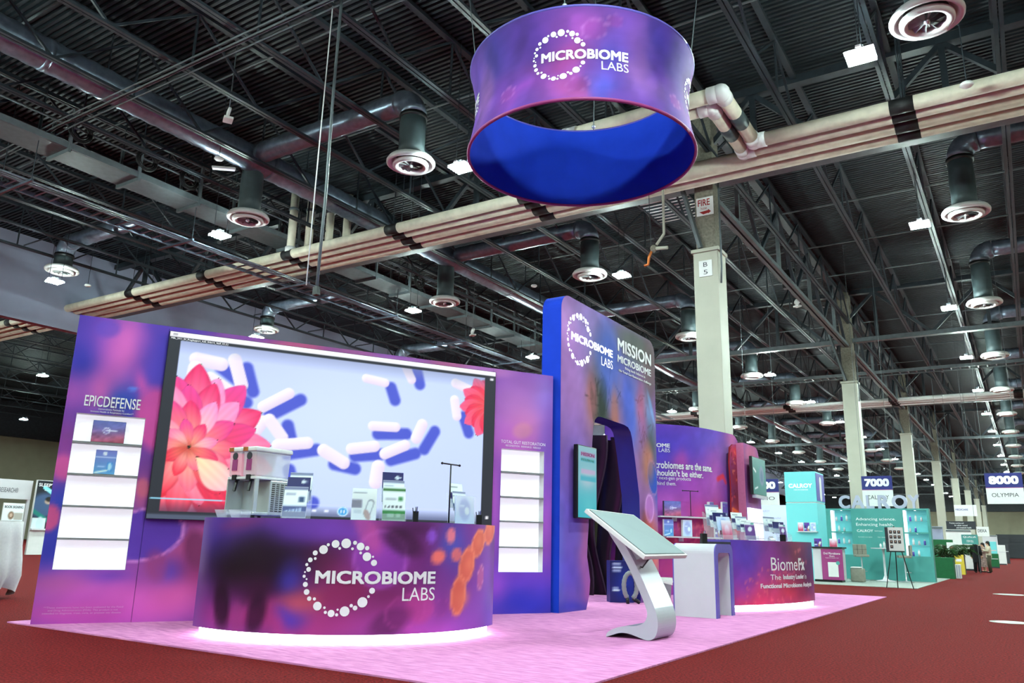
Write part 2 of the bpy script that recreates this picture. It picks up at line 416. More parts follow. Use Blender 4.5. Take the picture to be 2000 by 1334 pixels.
# booth carpets laid on the hall floor
c = thing('booth_carpet', 'pale pink carpet laid under the purple exhibition booth', 'carpet', (-5.56, 10.9, 0))
MB().box(-3.04, 3.04, -6.6, 6.6, 0.0, 0.012).build('carpet_pile', M['pink'], c)
c = thing('grey_booth_carpet', 'light grey carpet laid under the teal booth', 'carpet', (-5.3, 26.9, 0))
MB().box(-2.83, 2.83, -4.9, 4.9, 0.0, 0.01).build('carpet_pile', M['floorgrey'], c)

# ------------------------------------------------------------------ roof joists
JB, JT, BAY = 10.3, 11.72, 18.0
top_me = MB().box(-0.07, 0.07, 0, BAY, JT, JT + 0.1).mesh('top_chord', M['steel'])
botL_me = MB().box(-0.085, -0.012, 0, BAY, JB, JB + 0.06).mesh('bottom_chord', M['steel'])
botR_me = MB().box(0.012, 0.085, 0, BAY, JB, JB + 0.06).mesh('bottom_chord', M['steel'])
up_me = MB().bar((0, 0, JB + 0.04), (0, 1.8, JT + 0.03), 0.05, 0.05).mesh('web_member', M['steel'])
dn_me = MB().bar((0, 0, JT + 0.03), (0, 1.8, JB + 0.04), 0.05, 0.05).mesh('web_member', M['steel'])
ve_me = MB().bar((0, 0, JB + 0.04), (0, 0, JT + 0.03), 0.04, 0.04).mesh('web_member', M['steel'])
def joist(x, y, label, group):
    j = thing('roof_joist', label, 'joist', (x, y, 0), 0, group)
    inst('top_chord', top_me, j); inst('bottom_chord', botL_me, j); inst('bottom_chord', botR_me, j)
    for k in range(5):
        inst('web_member', up_me, j, (0, 3.6 * k, 0)); inst('web_member', dn_me, j, (0, 3.6 * k + 1.8, 0))
        inst('web_member', ve_me, j, (0, 3.6 * k + 1.8, 0))
    return j
far = MB().box(-0.07, 0.07, 0, BAY, JT, JT + 0.1).box(-0.085, -0.012, 0, BAY, JB, JB + 0.06).box(0.012, 0.085, 0, BAY, JB, JB + 0.06)
for k in range(5):
    far.bar((0, 3.6 * k, JB + 0.04), (0, 3.6 * k + 1.8, JT + 0.03), 0.05).bar((0, 3.6 * k + 1.8, JT + 0.03), (0, 3.6 * k + 3.6, JB + 0.04), 0.05).bar((0, 3.6 * k + 1.8, JB), (0, 3.6 * k + 1.8, JT), 0.04)
far_me = far.mesh('roof_joist', M['steel'])
JX = [6.7 - 2.06 * k for k in range(18)]
NTH = ('first', 'second', 'third', 'fourth', 'fifth', 'sixth', 'seventh', 'eighth', 'ninth', 'tenth', 'eleventh', 'twelfth', 'thirteenth', 'fourteenth', 'fifteenth', 'sixteenth', 'seventeenth', 'eighteenth', 'nineteenth', 'twentieth')
j0 = joist(JX[0], -0.2, 'dark open-web roof joist of the near bay, first from the right', 'joists over the booth')
for i, x in enumerate(JX[1:]): dup(j0, (x, -0.2, 0), label='dark open-web roof joist of the near bay, %s from the right' % NTH[i + 1])
for i, x in enumerate(JX): dup(j0, (x, 17.8, 0), label='dark open-web roof joist just beyond the fire-sign column, %s from the right' % NTH[i], group='joists beyond the labelled column')
for bay, txt in ((35.8, 'third'), (53.8, 'fourth'), (71.8, 'fifth'), (89.8, 'sixth'), (107.8, 'seventh'), (125.8, 'eighth')):
    for i, x in enumerate(JX):
        tag(inst('roof_joist', far_me, None, (x, bay, 0)), 'dark open-web roof joist of the %s bay down the hall, %s from the right' % (txt, NTH[i]), 'joist', 'joists of the %s bay' % txt)
for k in range(10):
    for bay in (-0.2, 17.8):
        tag(inst('roof_joist', far_me, None, (-34.5 - 4.12 * k, bay, 0)), 'dark roof joist beyond the grey bulkhead, %s from it in the %s bay' % (NTH[k], 'near' if bay < 0 else 'far'), 'joist', 'joists beyond the bulkhead')

# ------------------------------------------------------------------ girder trusses across the hall
GB, GT = 9.5, 11.62
ch_me = MB().box(-31.5, 14.5, -0.12, 0.12, GT, GT + 0.2).mesh('top_chord', M['steel'])
cb_me = MB().box(-31.5, 14.5, -0.14, -0.02, GB, GB + 0.16).box(-31.5, 14.5, 0.02, 0.14, GB, GB + 0.16).box(-31.5, 14.5, -0.14, 0.14, GB - 0.02, GB).mesh('bottom_chord', M['steel2'])
gv_me = MB().bar((0, 0, GB + 0.1), (0, 0, GT + 0.1), 0.13, 0.13).mesh('web_member', M['steel'])
gu_me = MB().bar((0, 0, GB + 0.1), (2.06, 0, GT + 0.05), 0.12, 0.12).mesh('web_member', M['steel'])
gd_me = MB().bar((0, 0, GT + 0.05), (2.06, 0, GB + 0.1), 0.12, 0.12).mesh('web_member', M['steel'])
def girder(y, label):
    g = thing('girder_truss', label, 'girder', (0, y, 0), 0, 'girder trusses across the hall')
    inst('top_chord', ch_me, g); inst('bottom_chord', cb_me, g)
    for k in range(11):
        x = -31.4 + 4.12 * k
        inst('web_member', gv_me, g, (x + 2.06, 0, 0)); inst('web_member', gu_me, g, (x, 0, 0)); inst('web_member', gd_me, g, (x + 2.06, 0, 0))
    return g
for y, txt in ((-0.2, 'overhead, nearest the camera'), (17.8, 'carried by the column with the fire sign'), (35.8, 'over the second column'), (53.8, 'over the third column'), (71.8, 'over the fourth column'), (89.8, 'over the fifth column'), (107.8, 'over the sixth column'), (125.8, 'over the seventh column'), (143.8, 'at the far end of the hall')):
    girder(y, 'heavy grey steel girder truss ' + txt)

# longitudinal girders along the column line
LB = 9.25
lb_me = MB().box(-0.13, -0.03, 0.35, 17.65, LB, LB + 0.13).mesh('bottom_chord', M['steel2']); lb2_me = MB().box(0.03, 0.13, 0.35, 17.65, LB, LB + 0.13).mesh('bottom_chord', M['steel2'])
lt_me = MB().box(-0.11, 0.11, 0.35, 17.65, GT - 0.25, GT - 0.05).mesh('top_chord', M['steel'])
lv_me = MB().bar((0, 0, LB + 0.1), (0, 0, GT - 0.2), 0.11).mesh('web_member', M['steel2']); lu_me = MB().bar((0, 0, LB + 0.1), (0, 2.2, GT - 0.2), 0.1).mesh('web_member', M['steel']); ld_me = MB().bar((0, 0, GT - 0.2), (0, 2.2, LB + 0.1), 0.1).mesh('web_member', M['steel'])
for i, y in enumerate((17.8, 35.8, 53.8, 71.8, 89.8, 107.8, 125.8)):
    g = thing('line_girder', 'grey girder truss along the column line, %s bay beyond the fire sign' % ('first', 'second', 'third', 'fourth', 'fifth', 'sixth', 'seventh')[i], 'girder', (-5.85, y, 0), 0, 'girders along the column line')
    inst('top_chord', lt_me, g); inst('bottom_chord', lb_me, g); inst('bottom_chord', lb2_me, g)
    for k in range(4):
        inst('web_member', lu_me, g, (0, 0.4 + 4.3 * k, 0)); inst('web_member', ld_me, g, (0, 2.55 + 4.3 * k, 0)); inst('web_member', lv_me, g, (0, 2.55 + 4.3 * k, 0))

# sprinkler lines and bridging rods under the deck
k = 0
for i, y in enumerate((3.2, 6.8, 10.4, 14.0, 21.4, 25.0, 28.6, 32.2, 40, 46, 50)):
    tag(MB().tube([(-31.4, y, 11.45), (14, y, 11.45)], 0.028, 6).build('sprinkler_pipe', M['steel2'], None, True), 'thin grey sprinkler pipe below the deck, %s from the camera' % NTH[i], 'pipe', 'sprinkler pipes')
for i, (y, z) in enumerate(((8.36, 10.22), (8.46, 10.2), (8.55, 10.24), (8.72, 10.26))):
    tag(MB().tube([(-22 + i * 0.6, y, z - 0.15), (-18.4, y, z), (-8.2 - i * 0.2, y + 0.03, z)], 0.018, 6).build('conduit', M['steel2'], None, True), ['thin grey conduit, uppermost of the bundle crossing the joists', 'thin grey conduit, second of the bundle crossing the joists', 'thin grey conduit, third of the bundle crossing the joists', 'thin grey conduit, lowest of the bundle crossing the joists'][i], 'conduit', 'conduits crossing the joists')

# ------------------------------------------------------------------ columns
def column(y, label, sign=False, zc=7.7):
    c = thing('column', label, 'column', (-5.85, y, 0), 0, 'hall columns')
    MB().box(-0.3, 0.3, -0.3, 0.3, 0, zc).build('cladding', M['clad'], c, bevel=0.015)
    MB().box(-0.34, 0.34, -0.34, 0.34, zc, zc + 0.09).build('collar', M['clad'], c, bevel=0.01)
    MB().box(-0.24, 0.24, -0.24, 0.24, zc + 0.09, DECK).build('concrete_core', M['concrete'], c, bevel=0.02)
    MB().tube([(0.33, -0.2, zc - 0.8), (0.36, -0.22, zc - 0.4), (0.36, -0.22, GB)], 0.022, 6).build('conduit', M['steel2'], c, True)
    MB().bar((-0.1, -0.32, zc + 0.1), (-0.66, -0.2, GB + 0.4), 0.12, 0.08).build('brace', M['steel2'], c)
    if sign:
        s = MB().box(-0.16, 0.16, -0.318, -0.304, zc - 0.62, zc - 0.22).build('grid_plate', M['matte'], c)
        lettering(s, 'B', -0.05, 0.05, zc - 0.38, zc - 0.27, M['inkdark'], flat(-0.322), 0.0)
        lettering(s, '5', -0.05, 0.05, zc - 0.57, zc - 0.46, M['inkdark'], flat(-0.322), 0.0)
        s = MB().box(-0.19, 0.23, -0.262, -0.248, zc + 0.95, zc + 1.42).build('fire_sign', M['matte'], c)
        lettering(s, 'FIRE', -0.15, 0.15, zc + 1.2, zc + 1.37, M['inkred'], flat(-0.266), 0.02)
        lettering(s, 'hose', -0.08, 0.07, zc + 1.1, zc + 1.18, M['inkred'], flat(-0.266), 0.0)
        MB().prism([(-0.12, zc + 1.05), (0.1, zc + 1.07), (0.1, zc + 1.1), (0.17, zc + 1.03), (0.1, zc + 0.98), (0.1, zc + 1.0), (-0.02, zc + 0.98)], -0.268, -0.263).build('arrow', M['inkred'], s)
    return c
column(17.8, 'cream-clad column with a fire sign and the B 5 grid plate', True)
for y, txt in ((35.8, 'second cream-clad column, behind the teal booth'), (53.8, 'third cream-clad column down the hall'), (71.8, 'fourth cream-clad column down the hall'), (89.8, 'fifth cream-clad column down the hall'), (107.8, 'sixth cream-clad column down the hall'), (125.8, 'seventh cream-clad column down the hall'), (143.8, 'farthest cream-clad column down the hall')):
    column(y, txt)

# ------------------------------------------------------------------ insulated pipes
BANDS = [2.9, -1.25, -10.0, -14.5, -18.8, -23.0, -27.2, -36, -44]
def pipe(y, z, r, label, loop=None, bands=BANDS, x1=14.2, x0=-70.0, m='pipe'):
    p = thing('insulated_pipe', label, 'pipe', (0, y, z), 0, 'cream insulated pipes')
    def run(pts):
        MB().tube([(a[0], a[1] - y, a[2] - z) for a in pts], r, 14).build('pipe_run', M[m], p, True)
    if loop:
        xr, xl, yo = loop
        run([(x1, y, z), (xr, y, z)]); run([(xr, y, z), (xr, yo, z)]); run([(xr, yo, z), (xl, yo, z)]); run([(xl, yo, z), (xl, y, z)]); run([(xl, y, z), (x0, y, z)])
        for ex, ey in ((xr, y), (xr, yo), (xl, yo), (xl, y)):
            MB().ball((ex, ey - y, 0), r * 1.22, 14, 8).build('elbow', M['matte'], p, True)
            for sx, sy in (((0.16, 0), (0, (yo - y) / abs(yo - y) * 0.16)) if ey == y else ((-0.16 if ex == xr else 0.16, 0), (0, 0.16))):
                if ey == y and ex == xl: sx = -sx
                MB().tube([(ex, ey - y, 0), (ex + sx * 1.6, ey - y + sy * 1.6, 0)], r * 1.13, 14).build('elbow_sleeve', M['matte'], p, True)
        ym = (y + yo) / 2
        MB().tube([(xr, ym - y - 0.25, 0), (xr, ym - y + 0.25, 0)], r * 1.06, 14).build('coupling', M['duct'], p, True)
        MB().tube([(xl, ym - y - 0.25, 0), (xl, ym - y + 0.25, 0)], r * 1.06, 14).build('coupling', M['duct'], p, True)
    else:
        run([(x1, y, z), (x0, y, z)])
    bme = MB().tube([(-0.22, 0, 0), (0.22, 0, 0)], r * 1.05, 14).mesh('black_band', M['band'], True)
    hme = MB().tube([(0, 0, r), (0, 0, 11.7 - z)], 0.012, 6).mesh('hanger_rod', M['steel'])
    for bx in bands:
        if loop and loop[1] < bx < loop[0]: continue
        inst('black_band', bme, p, (bx, 0, 0)); inst('hanger_rod', hme, p, (bx, 0, 0))
    return p
pipe(16.05, 9.48, 0.15, 'uppermost cream insulated pipe, with the outer expansion loop beside the column', (-4.18, -7.6, 13.8))
pipe(16.4, 9.46, 0.14, 'second cream insulated pipe, with the inner expansion loop beside the column', (-4.5, -7.25, 14.2))
pipe(16.82, 9.5, 0.21, 'third and thickest cream insulated pipe of the long run')
pipe(17.18, 9.42, 0.16, 'lowest cream insulated pipe of the long run')
for i, (x, y) in enumerate(((-18.75, 16.05), (-18.35, 16.4), (-17.9, 16.82), (-17.5, 17.18))):
    p = thing('riser_pipe', 'cream vertical riser pipe, %s of the four rising from the pipe run' % ('first', 'second', 'third', 'fourth')[i], 'pipe', (x, y, 9.45), 0, 'four risers')
    MB().tube([(0, 0, 0.1), (0, 0, 2.2)], 0.13, 12).build('pipe_run', M['pipe'], p, True)
    MB().tube([(0, 0, 0.1), (0, 0, 0.26)], 0.17, 12).build('sleeve', M['matte'], p, True)
    MB().tube([(0, 0, 1.5), (0, 0, 1.58)], 0.16, 12).build('clamp', M['steel2'], p, True)
for i, (y, r) in enumerate(((50.4, 0.16), (51.0, 0.16), (51.7, 0.2))):
    pipe(y, 9.35, r * 0.75, 'cream insulated pipe %s of the distant cross run' % ('nearest', 'in the middle', 'farthest')[i], None, [0.2, -6, -12, -18, -24], m='matte')

# ------------------------------------------------------------------ ducts and diffusers
def spiral(pts, r, name, m, parent, step=0.17, n=16):
    P = []; Rr = []
    for a, b in zip(pts[:-1], pts[1:]):
        a = Vector(a); b = Vector(b); k = max(1, int((b - a).length / step))
        for i in range(k): P.append(a.lerp(b, i / k)); Rr.append(r * (1.05 if len(P) % 2 else 1.0))
    P.append(Vector(pts[-1])); Rr.append(r)
    return MB().tube(P, Rr, n).build(name, m, parent, True)
def elbow_pts(c, r, a0, a1, ax, ay, n=6):
    return [Vector(c) + Vector(ax) * r * math.cos(a0 + (a1 - a0) * i / n) + Vector(ay) * r * math.sin(a0 + (a1 - a0) * i / n) for i in range(n + 1)]
for x, z, r, txt in ((-16.45, 10.62, 0.35, 'long silver spiral duct running over the catwalk side'), (5.2, 10.9, 0.36, 'silver spiral duct high on the aisle side')):
    d = thing('spiral_duct', txt, 'duct', (x, 0, z)); spiral([(0, -6, 0), (0, 110, 0)], r, 'duct_shell', M['galv'], d, 0.2)
    for k in range(9): MB().tube([(0, 1 + 6 * k, 0), (0, 1.12 + 6 * k, 0)], r * 1.06, 16).build('joint_collar', M['galv'], d, True)
    for k in range(9): MB().bar((0, 2.4 + 6 * k, r), (0, 2.4 + 6 * k, DECK - z), 0.03).build('hanger_strap', M['steel'], d)

fl_me = MB().lathe([(0.30, 0.16), (0.36, 0.17), (0.50, 0.12), (0.545, 0.05), (0.54, 0.0), (0.50, -0.03), (0.44, 0.02), (0.40, 0.08), (0.34, 0.12)], n=28).mesh('outer_flange', M['matte'], True)
in_me = MB().lathe([(0.36, 0.02), (0.40, 0.0), (0.395, -0.06), (0.36, -0.09), (0.28, -0.06), (0.27, 0.03), (0.36, 0.02)], n=28).mesh('inner_ring', M['matte'], True)
sh_me = MB().lathe([(0.33, 0.14), (0.0, 0.1)], n=20).mesh('throat', M['black'])
bl = []
for k in range(10):
    t = 2 * math.pi * k / 10; e = (math.cos(t), math.sin(t)); q = (-e[1], e[0])
    bl.append(MB().add([(e[0] * 0.05 - q[0] * 0.01, e[1] * 0.05 - q[1] * 0.01, -0.04), (e[0] * 0.27 - q[0] * 0.05, e[1] * 0.27 - q[1] * 0.05, -0.06), (e[0] * 0.27 + q[0] * 0.06, e[1] * 0.27 + q[1] * 0.06, 0.03), (e[0] * 0.05 + q[0] * 0.01, e[1] * 0.05 + q[1] * 0.01, 0.02)], [(0, 1, 2, 3)]).mesh('blade', M['grey']))
hub_me = MB().lathe([(0.0, -0.07), (0.04, -0.07), (0.05, -0.03), (0.05, 0.03)], n=10).mesh('hub', M['chrome'], True)
dr_me = {}
def diffuser(x, y, z, kind, label, group, detail=True):
    d = thing('air_diffuser', label, 'diffuser', (x, y, z), 0, group)
    inst('outer_flange', fl_me, d); inst('inner_ring', in_me, d); inst('throat', sh_me, d)
    if detail:
        for b_ in bl: inst('blade', b_, d)
        inst('hub', hub_me, d)
    zt = (10.62 if kind != 'right' else 10.9) - z
    if kind in ('main',):
        spiral([(0, 0, 0.14), (0, 0, zt)], 0.29, 'drop_duct', M['duct'], d, 0.3, 14)
    else:
        sgn = {'left': -1, 'right': 1, 'wall': 1}[kind]; Lb = {'left': 5.2, 'right': 5.3, 'wall': 4.5}[kind]; q = 0.42
        spiral([(0, 0, 0.14), (0, 0, zt - q)], 0.29, 'drop_duct', M['duct'], d, 0.3, 14)
        e = elbow_pts((sgn * q, 0, zt - q), q, math.pi, math.pi / 2, (sgn, 0, 0), (0, 0, 1))
        MB().tube(e, 0.3, 14).build('elbow', M['galv'], d, True)
        spiral([(sgn * q, 0, zt), (sgn * Lb, 0, zt)], 0.26, 'branch_duct', M['galv'], d, 0.2, 14)
        MB().tube([(0, 0, zt - q - 0.1), (0, 0, zt - q)], 0.32, 14).build('clamp_band', M['black'], d, True)
for k in range(11):
    o = ('nearest', 'second', 'third', 'fourth', 'fifth', 'sixth', 'seventh', 'eighth', 'ninth', 'tenth', 'eleventh')[k]
    diffuser(-0.5, 12.6 + 8.75 * k, 9.0, 'right', 'white round air diffuser, %s in the row above the aisle' % o, 'diffusers above the aisle', k < 4)
    diffuser(-10.8, 12.4 + 8.75 * k, 9.0, 'left', 'white round air diffuser on a bent duct, %s in the row behind the ring' % o, 'diffusers behind the ring', k < 3)
    diffuser(-16.6, 12.7 + 8.6 * k, 9.0, 'main', 'white round air diffuser, %s in the row under the spiral duct' % o, 'diffusers under the spiral duct', k < 3)
for k in range(3):
    diffuser(-27.4, 13.55 + 9.0 * k, 9.6, 'wall', 'white round air diffuser, %s in the row along the bulkhead' % ('nearest', 'second', 'third')[k], 'diffusers along the bulkhead', k < 2)

# ------------------------------------------------------------------ high-bay lights
sl_me = MB().box(-0.23, 0.23, -0.033, 0.033, 0.035, 0.05).mesh('reflector', M['steel'])
sp_me = MB().box(-0.04, 0.04, -0.24, 0.24, 0.05, 0.09).mesh('spine', M['matte'])
tb_me = MB().box(-0.22, 0.22, -0.018, 0.018, -0.01, 0.01).mesh('lamp_tube', M['tube'])
bk_me = MB().box(-0.06, 0.06, -0.08, 0.08, 0.09, 0.17).mesh('ballast_box', M['steel2'])
wr_me = MB().tube([(0, 0, 0.08), (0, 0, DECK - 8.78)], 0.008, 5).mesh('hanger_wire', M['steel'])
def fixture(x, y, label, group):
    f = thing('high_bay_light', label, 'light', (x, y, 8.8), 0, group)
    inst('spine', sp_me, f); inst('ballast_box', bk_me, f)
    inst('hanger_wire', wr_me, f, (0, -0.2, 0)); inst('hanger_wire', wr_me, f, (0, 0.2, 0))
    for k in range(5):
        inst('reflector', sl_me, f, (0, -0.18 + 0.09 * k, 0)); inst('lamp_tube', tb_me, f, (0, -0.18 + 0.09 * k, 0))
    return f
rows = ((6.7, 'to the right of the aisle'), (-1.52, 'above the aisle'), (-9.68, 'behind the hanging ring'), (-17.85, 'along the catwalk'), (-26.2, 'along the bulkhead'))
ords = ('rearmost', 'behind the camera', 'just overhead', 'nearest', 'second', 'third', 'fourth', 'fifth', 'sixth', 'seventh', 'eighth', 'ninth', 'tenth', 'eleventh', 'twelfth', 'thirteenth', 'fourteenth', 'fifteenth', 'sixteenth')
for x, txt in rows:
    for k in range(-3, 16):
        fixture(x, 12.8 + 8.3 * k, 'bright multi-tube high-bay light %s, %s in its row' % (txt, ords[k + 3]), 'lights ' + txt)
for i, x in enumerate((-35.0, -43.4, -53.0, -62.5)):
    for k in range(3):
        fixture(x, 12.8 + 8.6 * k, 'bright high-bay light beyond the bulkhead, %s from it in the %s line' % (('first', 'second', 'third', 'fourth')[i], ('near', 'middle', 'far')[k]), 'lights beyond the bulkhead')

# ------------------------------------------------------------------ catwalk
cw = thing('catwalk', 'grey steel catwalk with railings hung beside the spiral duct', 'catwalk', (-19.3, 0, 9.95))
pan_me = MB().box(-0.44, 0.44, 0, 1.72, 0.0, 0.06).mesh('deck_panel', M['steel2'])
edge_me = MB().box(-0.46, 0.46, 0, 0.07, -0.1, 0.0).mesh('cross_beam', M['steel2'])
post_me = MB().box(-0.035, 0.035, -0.035, 0.035, -0.1, 1.1).mesh('post', M['steel2'])
rod_me = MB().tube([(0, 0, 1.1), (0, 0, DECK - 9.95)], 0.018, 6).mesh('hanger_rod', M['steel'])
for k in range(26):
    y0 = -2 + 1.85 * k
    inst('deck_panel', pan_me, cw, (0, y0, 0)); inst('cross_beam', edge_me, cw, (0, y0 + 1.72, 0))
    for sx in (-0.47, 0.47):
        inst('post', post_me, cw, (sx, y0 + 1.75, 0))
        if k % 2 == 0: inst('hanger_rod', rod_me, cw, (sx, y0 + 1.75, 0))
for sx in (-0.47, 0.47):
    MB().box(sx - 0.02, sx + 0.02, -2, 46, 0.0, 0.16).build('kick_plate', M['steel2'], cw)
    for z in (0.58, 1.08): MB().tube([(sx, -2, z), (sx, 46, z)], 0.026, 8).build('rail', M['steel2'], cw, True)
# things stowed on the catwalk
for i, y in enumerate((9.2, 11.0, 12.3, 22.5)):
    k = thing('cable_coil', 'coil of black cable hung on the catwalk rail, %s along it' % ('first', 'second', 'third', 'fourth')[i], 'cable', (-18.85, y, 10.05), 0, 'cable coils')
    for r in (0.2, 0.25, 0.29): MB().tube([(0.03 + 0.02 * r, r * math.cos(t * 0.4), 0.45 + r * math.sin(t * 0.4)) for t in range(17)], 0.028, 6).build('loop', M['black'], k, True)

# ------------------------------------------------------------------ ladder cable trays
def tray(name, label, x0, x1, y0, y1, z, along, nr, cables, step=0.36):
    t = thing(name, label, 'cable tray', ((x0 + x1) / 2 if along == 'y' else 0, 0 if along == 'y' else (y0 + y1) / 2, z))
    ox, oy = ((x0 + x1) / 2, 0) if along == 'y' else (0, (y0 + y1) / 2)
    if along == 'y':
        for x in (x0, x1): MB().box(x - 0.02 - ox, x + 0.02 - ox, y0, y1, -0.05, 0.06).build('side_rail', M['galv'], t)
        rm = MB().box(x0 - ox, x1 - ox, -0.025, 0.025, -0.03, 0.0).mesh('rung', M['galv'])
        for k in range(nr): inst('rung', rm, t, (0, y0 + 0.2 + step * k, 0))
        tm = MB().box(x0 - ox - 0.5, x1 - ox + 0.5, -0.03, 0.03, -0.11, -0.05).mesh('trapeze_bar', M['galv'])
        rd = MB().tube([(0, 0, -0.05), (0, 0, DECK - z)], 0.012, 6).mesh('hanger_rod', M['steel'])
        for k in range(int((y1 - y0) / 4.4)):
            yy = y0 + 1.6 + 4.4 * k; inst('trapeze_bar', tm, t, (0, yy, 0)); inst('hanger_rod', rd, t, (x0 - ox - 0.45, yy, 0)); inst('hanger_rod', rd, t, (x1 - ox + 0.45, yy, 0))
        for i in range(cables): MB().tube([(x1 - ox + 0.06 + 0.055 * i, y0, -0.03 + 0.02 * (i % 2)), (x1 - ox + 0.06 + 0.055 * i, y1, -0.03 + 0.02 * (i % 2))], 0.02, 6).build('conduit', M['galv'], t, True)
    else:
        for y in (y0, y1): MB().box(x0, x1, y - 0.03 - oy, y + 0.03 - oy, -0.06, 0.1).build('side_rail', M['steel2'], t)
        rm = MB().box(-0.03, 0.03, y0 - oy, y1 - oy, -0.03, 0.02).mesh('rung', M['steel2'])
        for k in range(nr): inst('rung', rm, t, (x0 + 0.2 + step * k, 0, 0))
    return t
tray('cable_tray', 'silver ladder cable tray with conduits beside the catwalk', -20.15, -19.52, -2, 50, 9.0, 'y', 140, 5)
tray('cable_tray', 'grey ladder cable tray crossing the hall past the second column', -30, 13, 44.0, 44.7, 9.75, 'x', 110, 0, 0.39)

# ------------------------------------------------------------------ small ceiling gear
def speaker(x, y, z, label):
    s = thing('emergency_light', label, 'ceiling fitting', (x, y, z), R(-30))
    MB().lathe([(0.0, -0.03), (0.12, -0.03), (0.13, 0.0), (0.12, 0.04), (0, 0.05)], (0, 0, 0), 16).build('round_head', M['matte'], s, True).rotation_euler = (R(80), 0, 0)
    MB().box(-0.13, 0.13, -0.1, 0.1, -0.2, -0.14).build('flat_head', M['matte'], s, bevel=0.01)
    MB().tube([(0, 0, 0.1), (0, 0, DECK - z + 0.02)], 0.012, 6).build('stem', M['steel2'], s, True)
speaker(-14.06, 9.94, 10.0, 'white twin-head fitting hung on a rod near the spiral duct')
speaker(-6.6, 30.3, 10.0, 'white twin-head fitting right of the fire-sign column')
speaker(-18.0, 25.0, 9.0, 'white twin-head fitting above the right end of the video wall')
for i, (x, y, z, txt) in enumerate(((-16.2, 11.33, 10.0, 'below the spiral duct'), (-14.5, 23.9, 10.0, 'over the tall blue tower'), (-0.1, 15.4, 9.2, 'beside the aisle lights'), (-28.3, 15.0, 9.6, 'in front of the bulkhead'))):
    s = thing('ceiling_sensor', 'small white round sensor hung %s' % txt, 'ceiling fitting', (x, y, z))
    MB().lathe([(0, 0), (0.09, 0), (0.12, 0.03), (0.1, 0.07), (0.03, 0.08)], n=14).build('disc', M['matte'], s, True)
    MB().tube([(0, 0, 0.08), (0, 0, DECK - z + 0.02)], 0.01, 6).build('stem', M['steel'], s)
s = thing('strip_light', 'small fluorescent strip light near the spiral duct elbow', 'light', (-16.9, 12.0, 10.2), R(40))
MB().box(-0.3, 0.3, -0.05, 0.05, 0.02, 0.07).build('housing', M['matte'], s); MB().tube([(-0.28, 0, 0), (0.28, 0, 0)], 0.025, 8).build('lamp_tube', M['lit'], s, True)
MB().tube([(0, 0, 0.07), (0, 0, 1.5)], 0.01, 6).build('stem', M['steel'], s)
c = thing('drop_cord', 'thick pale power cord hanging from the roof above the video wall', 'cord', (-9.45, 8.71, 4.86))
MB().tube([(0, 0, 0), (0.02, 0, 1.6), (-0.02, 0.01, 3.4), (0, 0, 7.05)], 0.026, 8).build('cord', M['steel2'], c, True)
MB().box(-0.05, 0.05, -0.04, 0.04, -0.14, 0.0).build('socket', M['black'], c)
c = thing('drop_cord', 'thin pale wire hanging left of the thick power cord', 'cord', (-9.75, 8.75, 4.95))
MB().tube([(0, 0, 0), (0.01, 0, 2.4), (0.05, 0, 6.97)], 0.011, 6).build('cord', M['matte'], c, True)
v = thing('sprinkler_valve', 'hanging pipe valve with a copper elbow left of the column', 'valve', (-7.0, 17.0, 7.6))
MB().tube([(0.32, 0, 3.9), (0.32, 0, 0.55), (0.12, 0, 0.3)], 0.035, 8).build('pipe_run', M['clad'], v, True)
MB().ball((0.05, 0, 0.22), 0.09, 10, 6).build('valve_body', M['concrete'], v, True)
MB().tube([(0.05, 0, 0.22), (0.42, -0.05, 0.16)], 0.045, 8).build('outlet', M['clad'], v, True)
MB().tube([(0.02, 0, 0.2), (-0.08, 0, 0.02), (-0.1, 0, -0.16), (-0.2, 0, -0.18)], 0.035, 8).build('copper_elbow', M['copper'], v, True)
MB().tube([(-0.02, 0, 0.3), (-0.1, 0, 3.9)], 0.008, 5).build('hanger_wire', M['steel'], v)
h = thing('chain_hoist', 'black chain hoist motor hung from a joist right of the column', 'hoist', (-6.9, 30.2, 10.55))
MB().box(-0.16, 0.16, -0.13, 0.13, 0, 0.6).build('motor', M['black'], h, bevel=0.02)
MB().tube([(0, 0, 0.6), (0, 0, 1.2)], 0.02, 6).build('chain', M['steel'], h); MB().box(-0.3, 0.3, -0.05, 0.05, 0.62, 0.74).build('clamp', M['black'], h)

sk = thing('ceiling_louvre', 'pale louvred panel under the deck left of the fire-sign column', 'louvre', (-8.7, 23.0, 11.45))
MB().box(-0.85, 0.85, -0.95, 0.95, 0.06, 0.09).build('panel', M['matte'], sk)
for k in range(9): MB().box(-0.85, 0.85, -0.95 + 0.235 * k, -0.92 + 0.235 * k, 0.0, 0.06).build('slat', M['steel'], sk)
for x in (-0.85, 0.0, 0.85): MB().box(x - 0.02, x + 0.02, -0.95, 0.95, 0.0, 0.09).build('frame_bar', M['steel'], sk)
for x in (-0.8, 0.8): MB().bar((x, 0, 0.09), (x, 0, DECK - 11.45), 0.03).build('hanger', M['steel'], sk)

# ================================================================== THE PURPLE BOOTH
PUR, PNK, BLU, MAR, MAG, NAV = (92, 60, 168), (214, 92, 176), (52, 62, 178), (112, 34, 66), (184, 66, 168), (34, 30, 96)

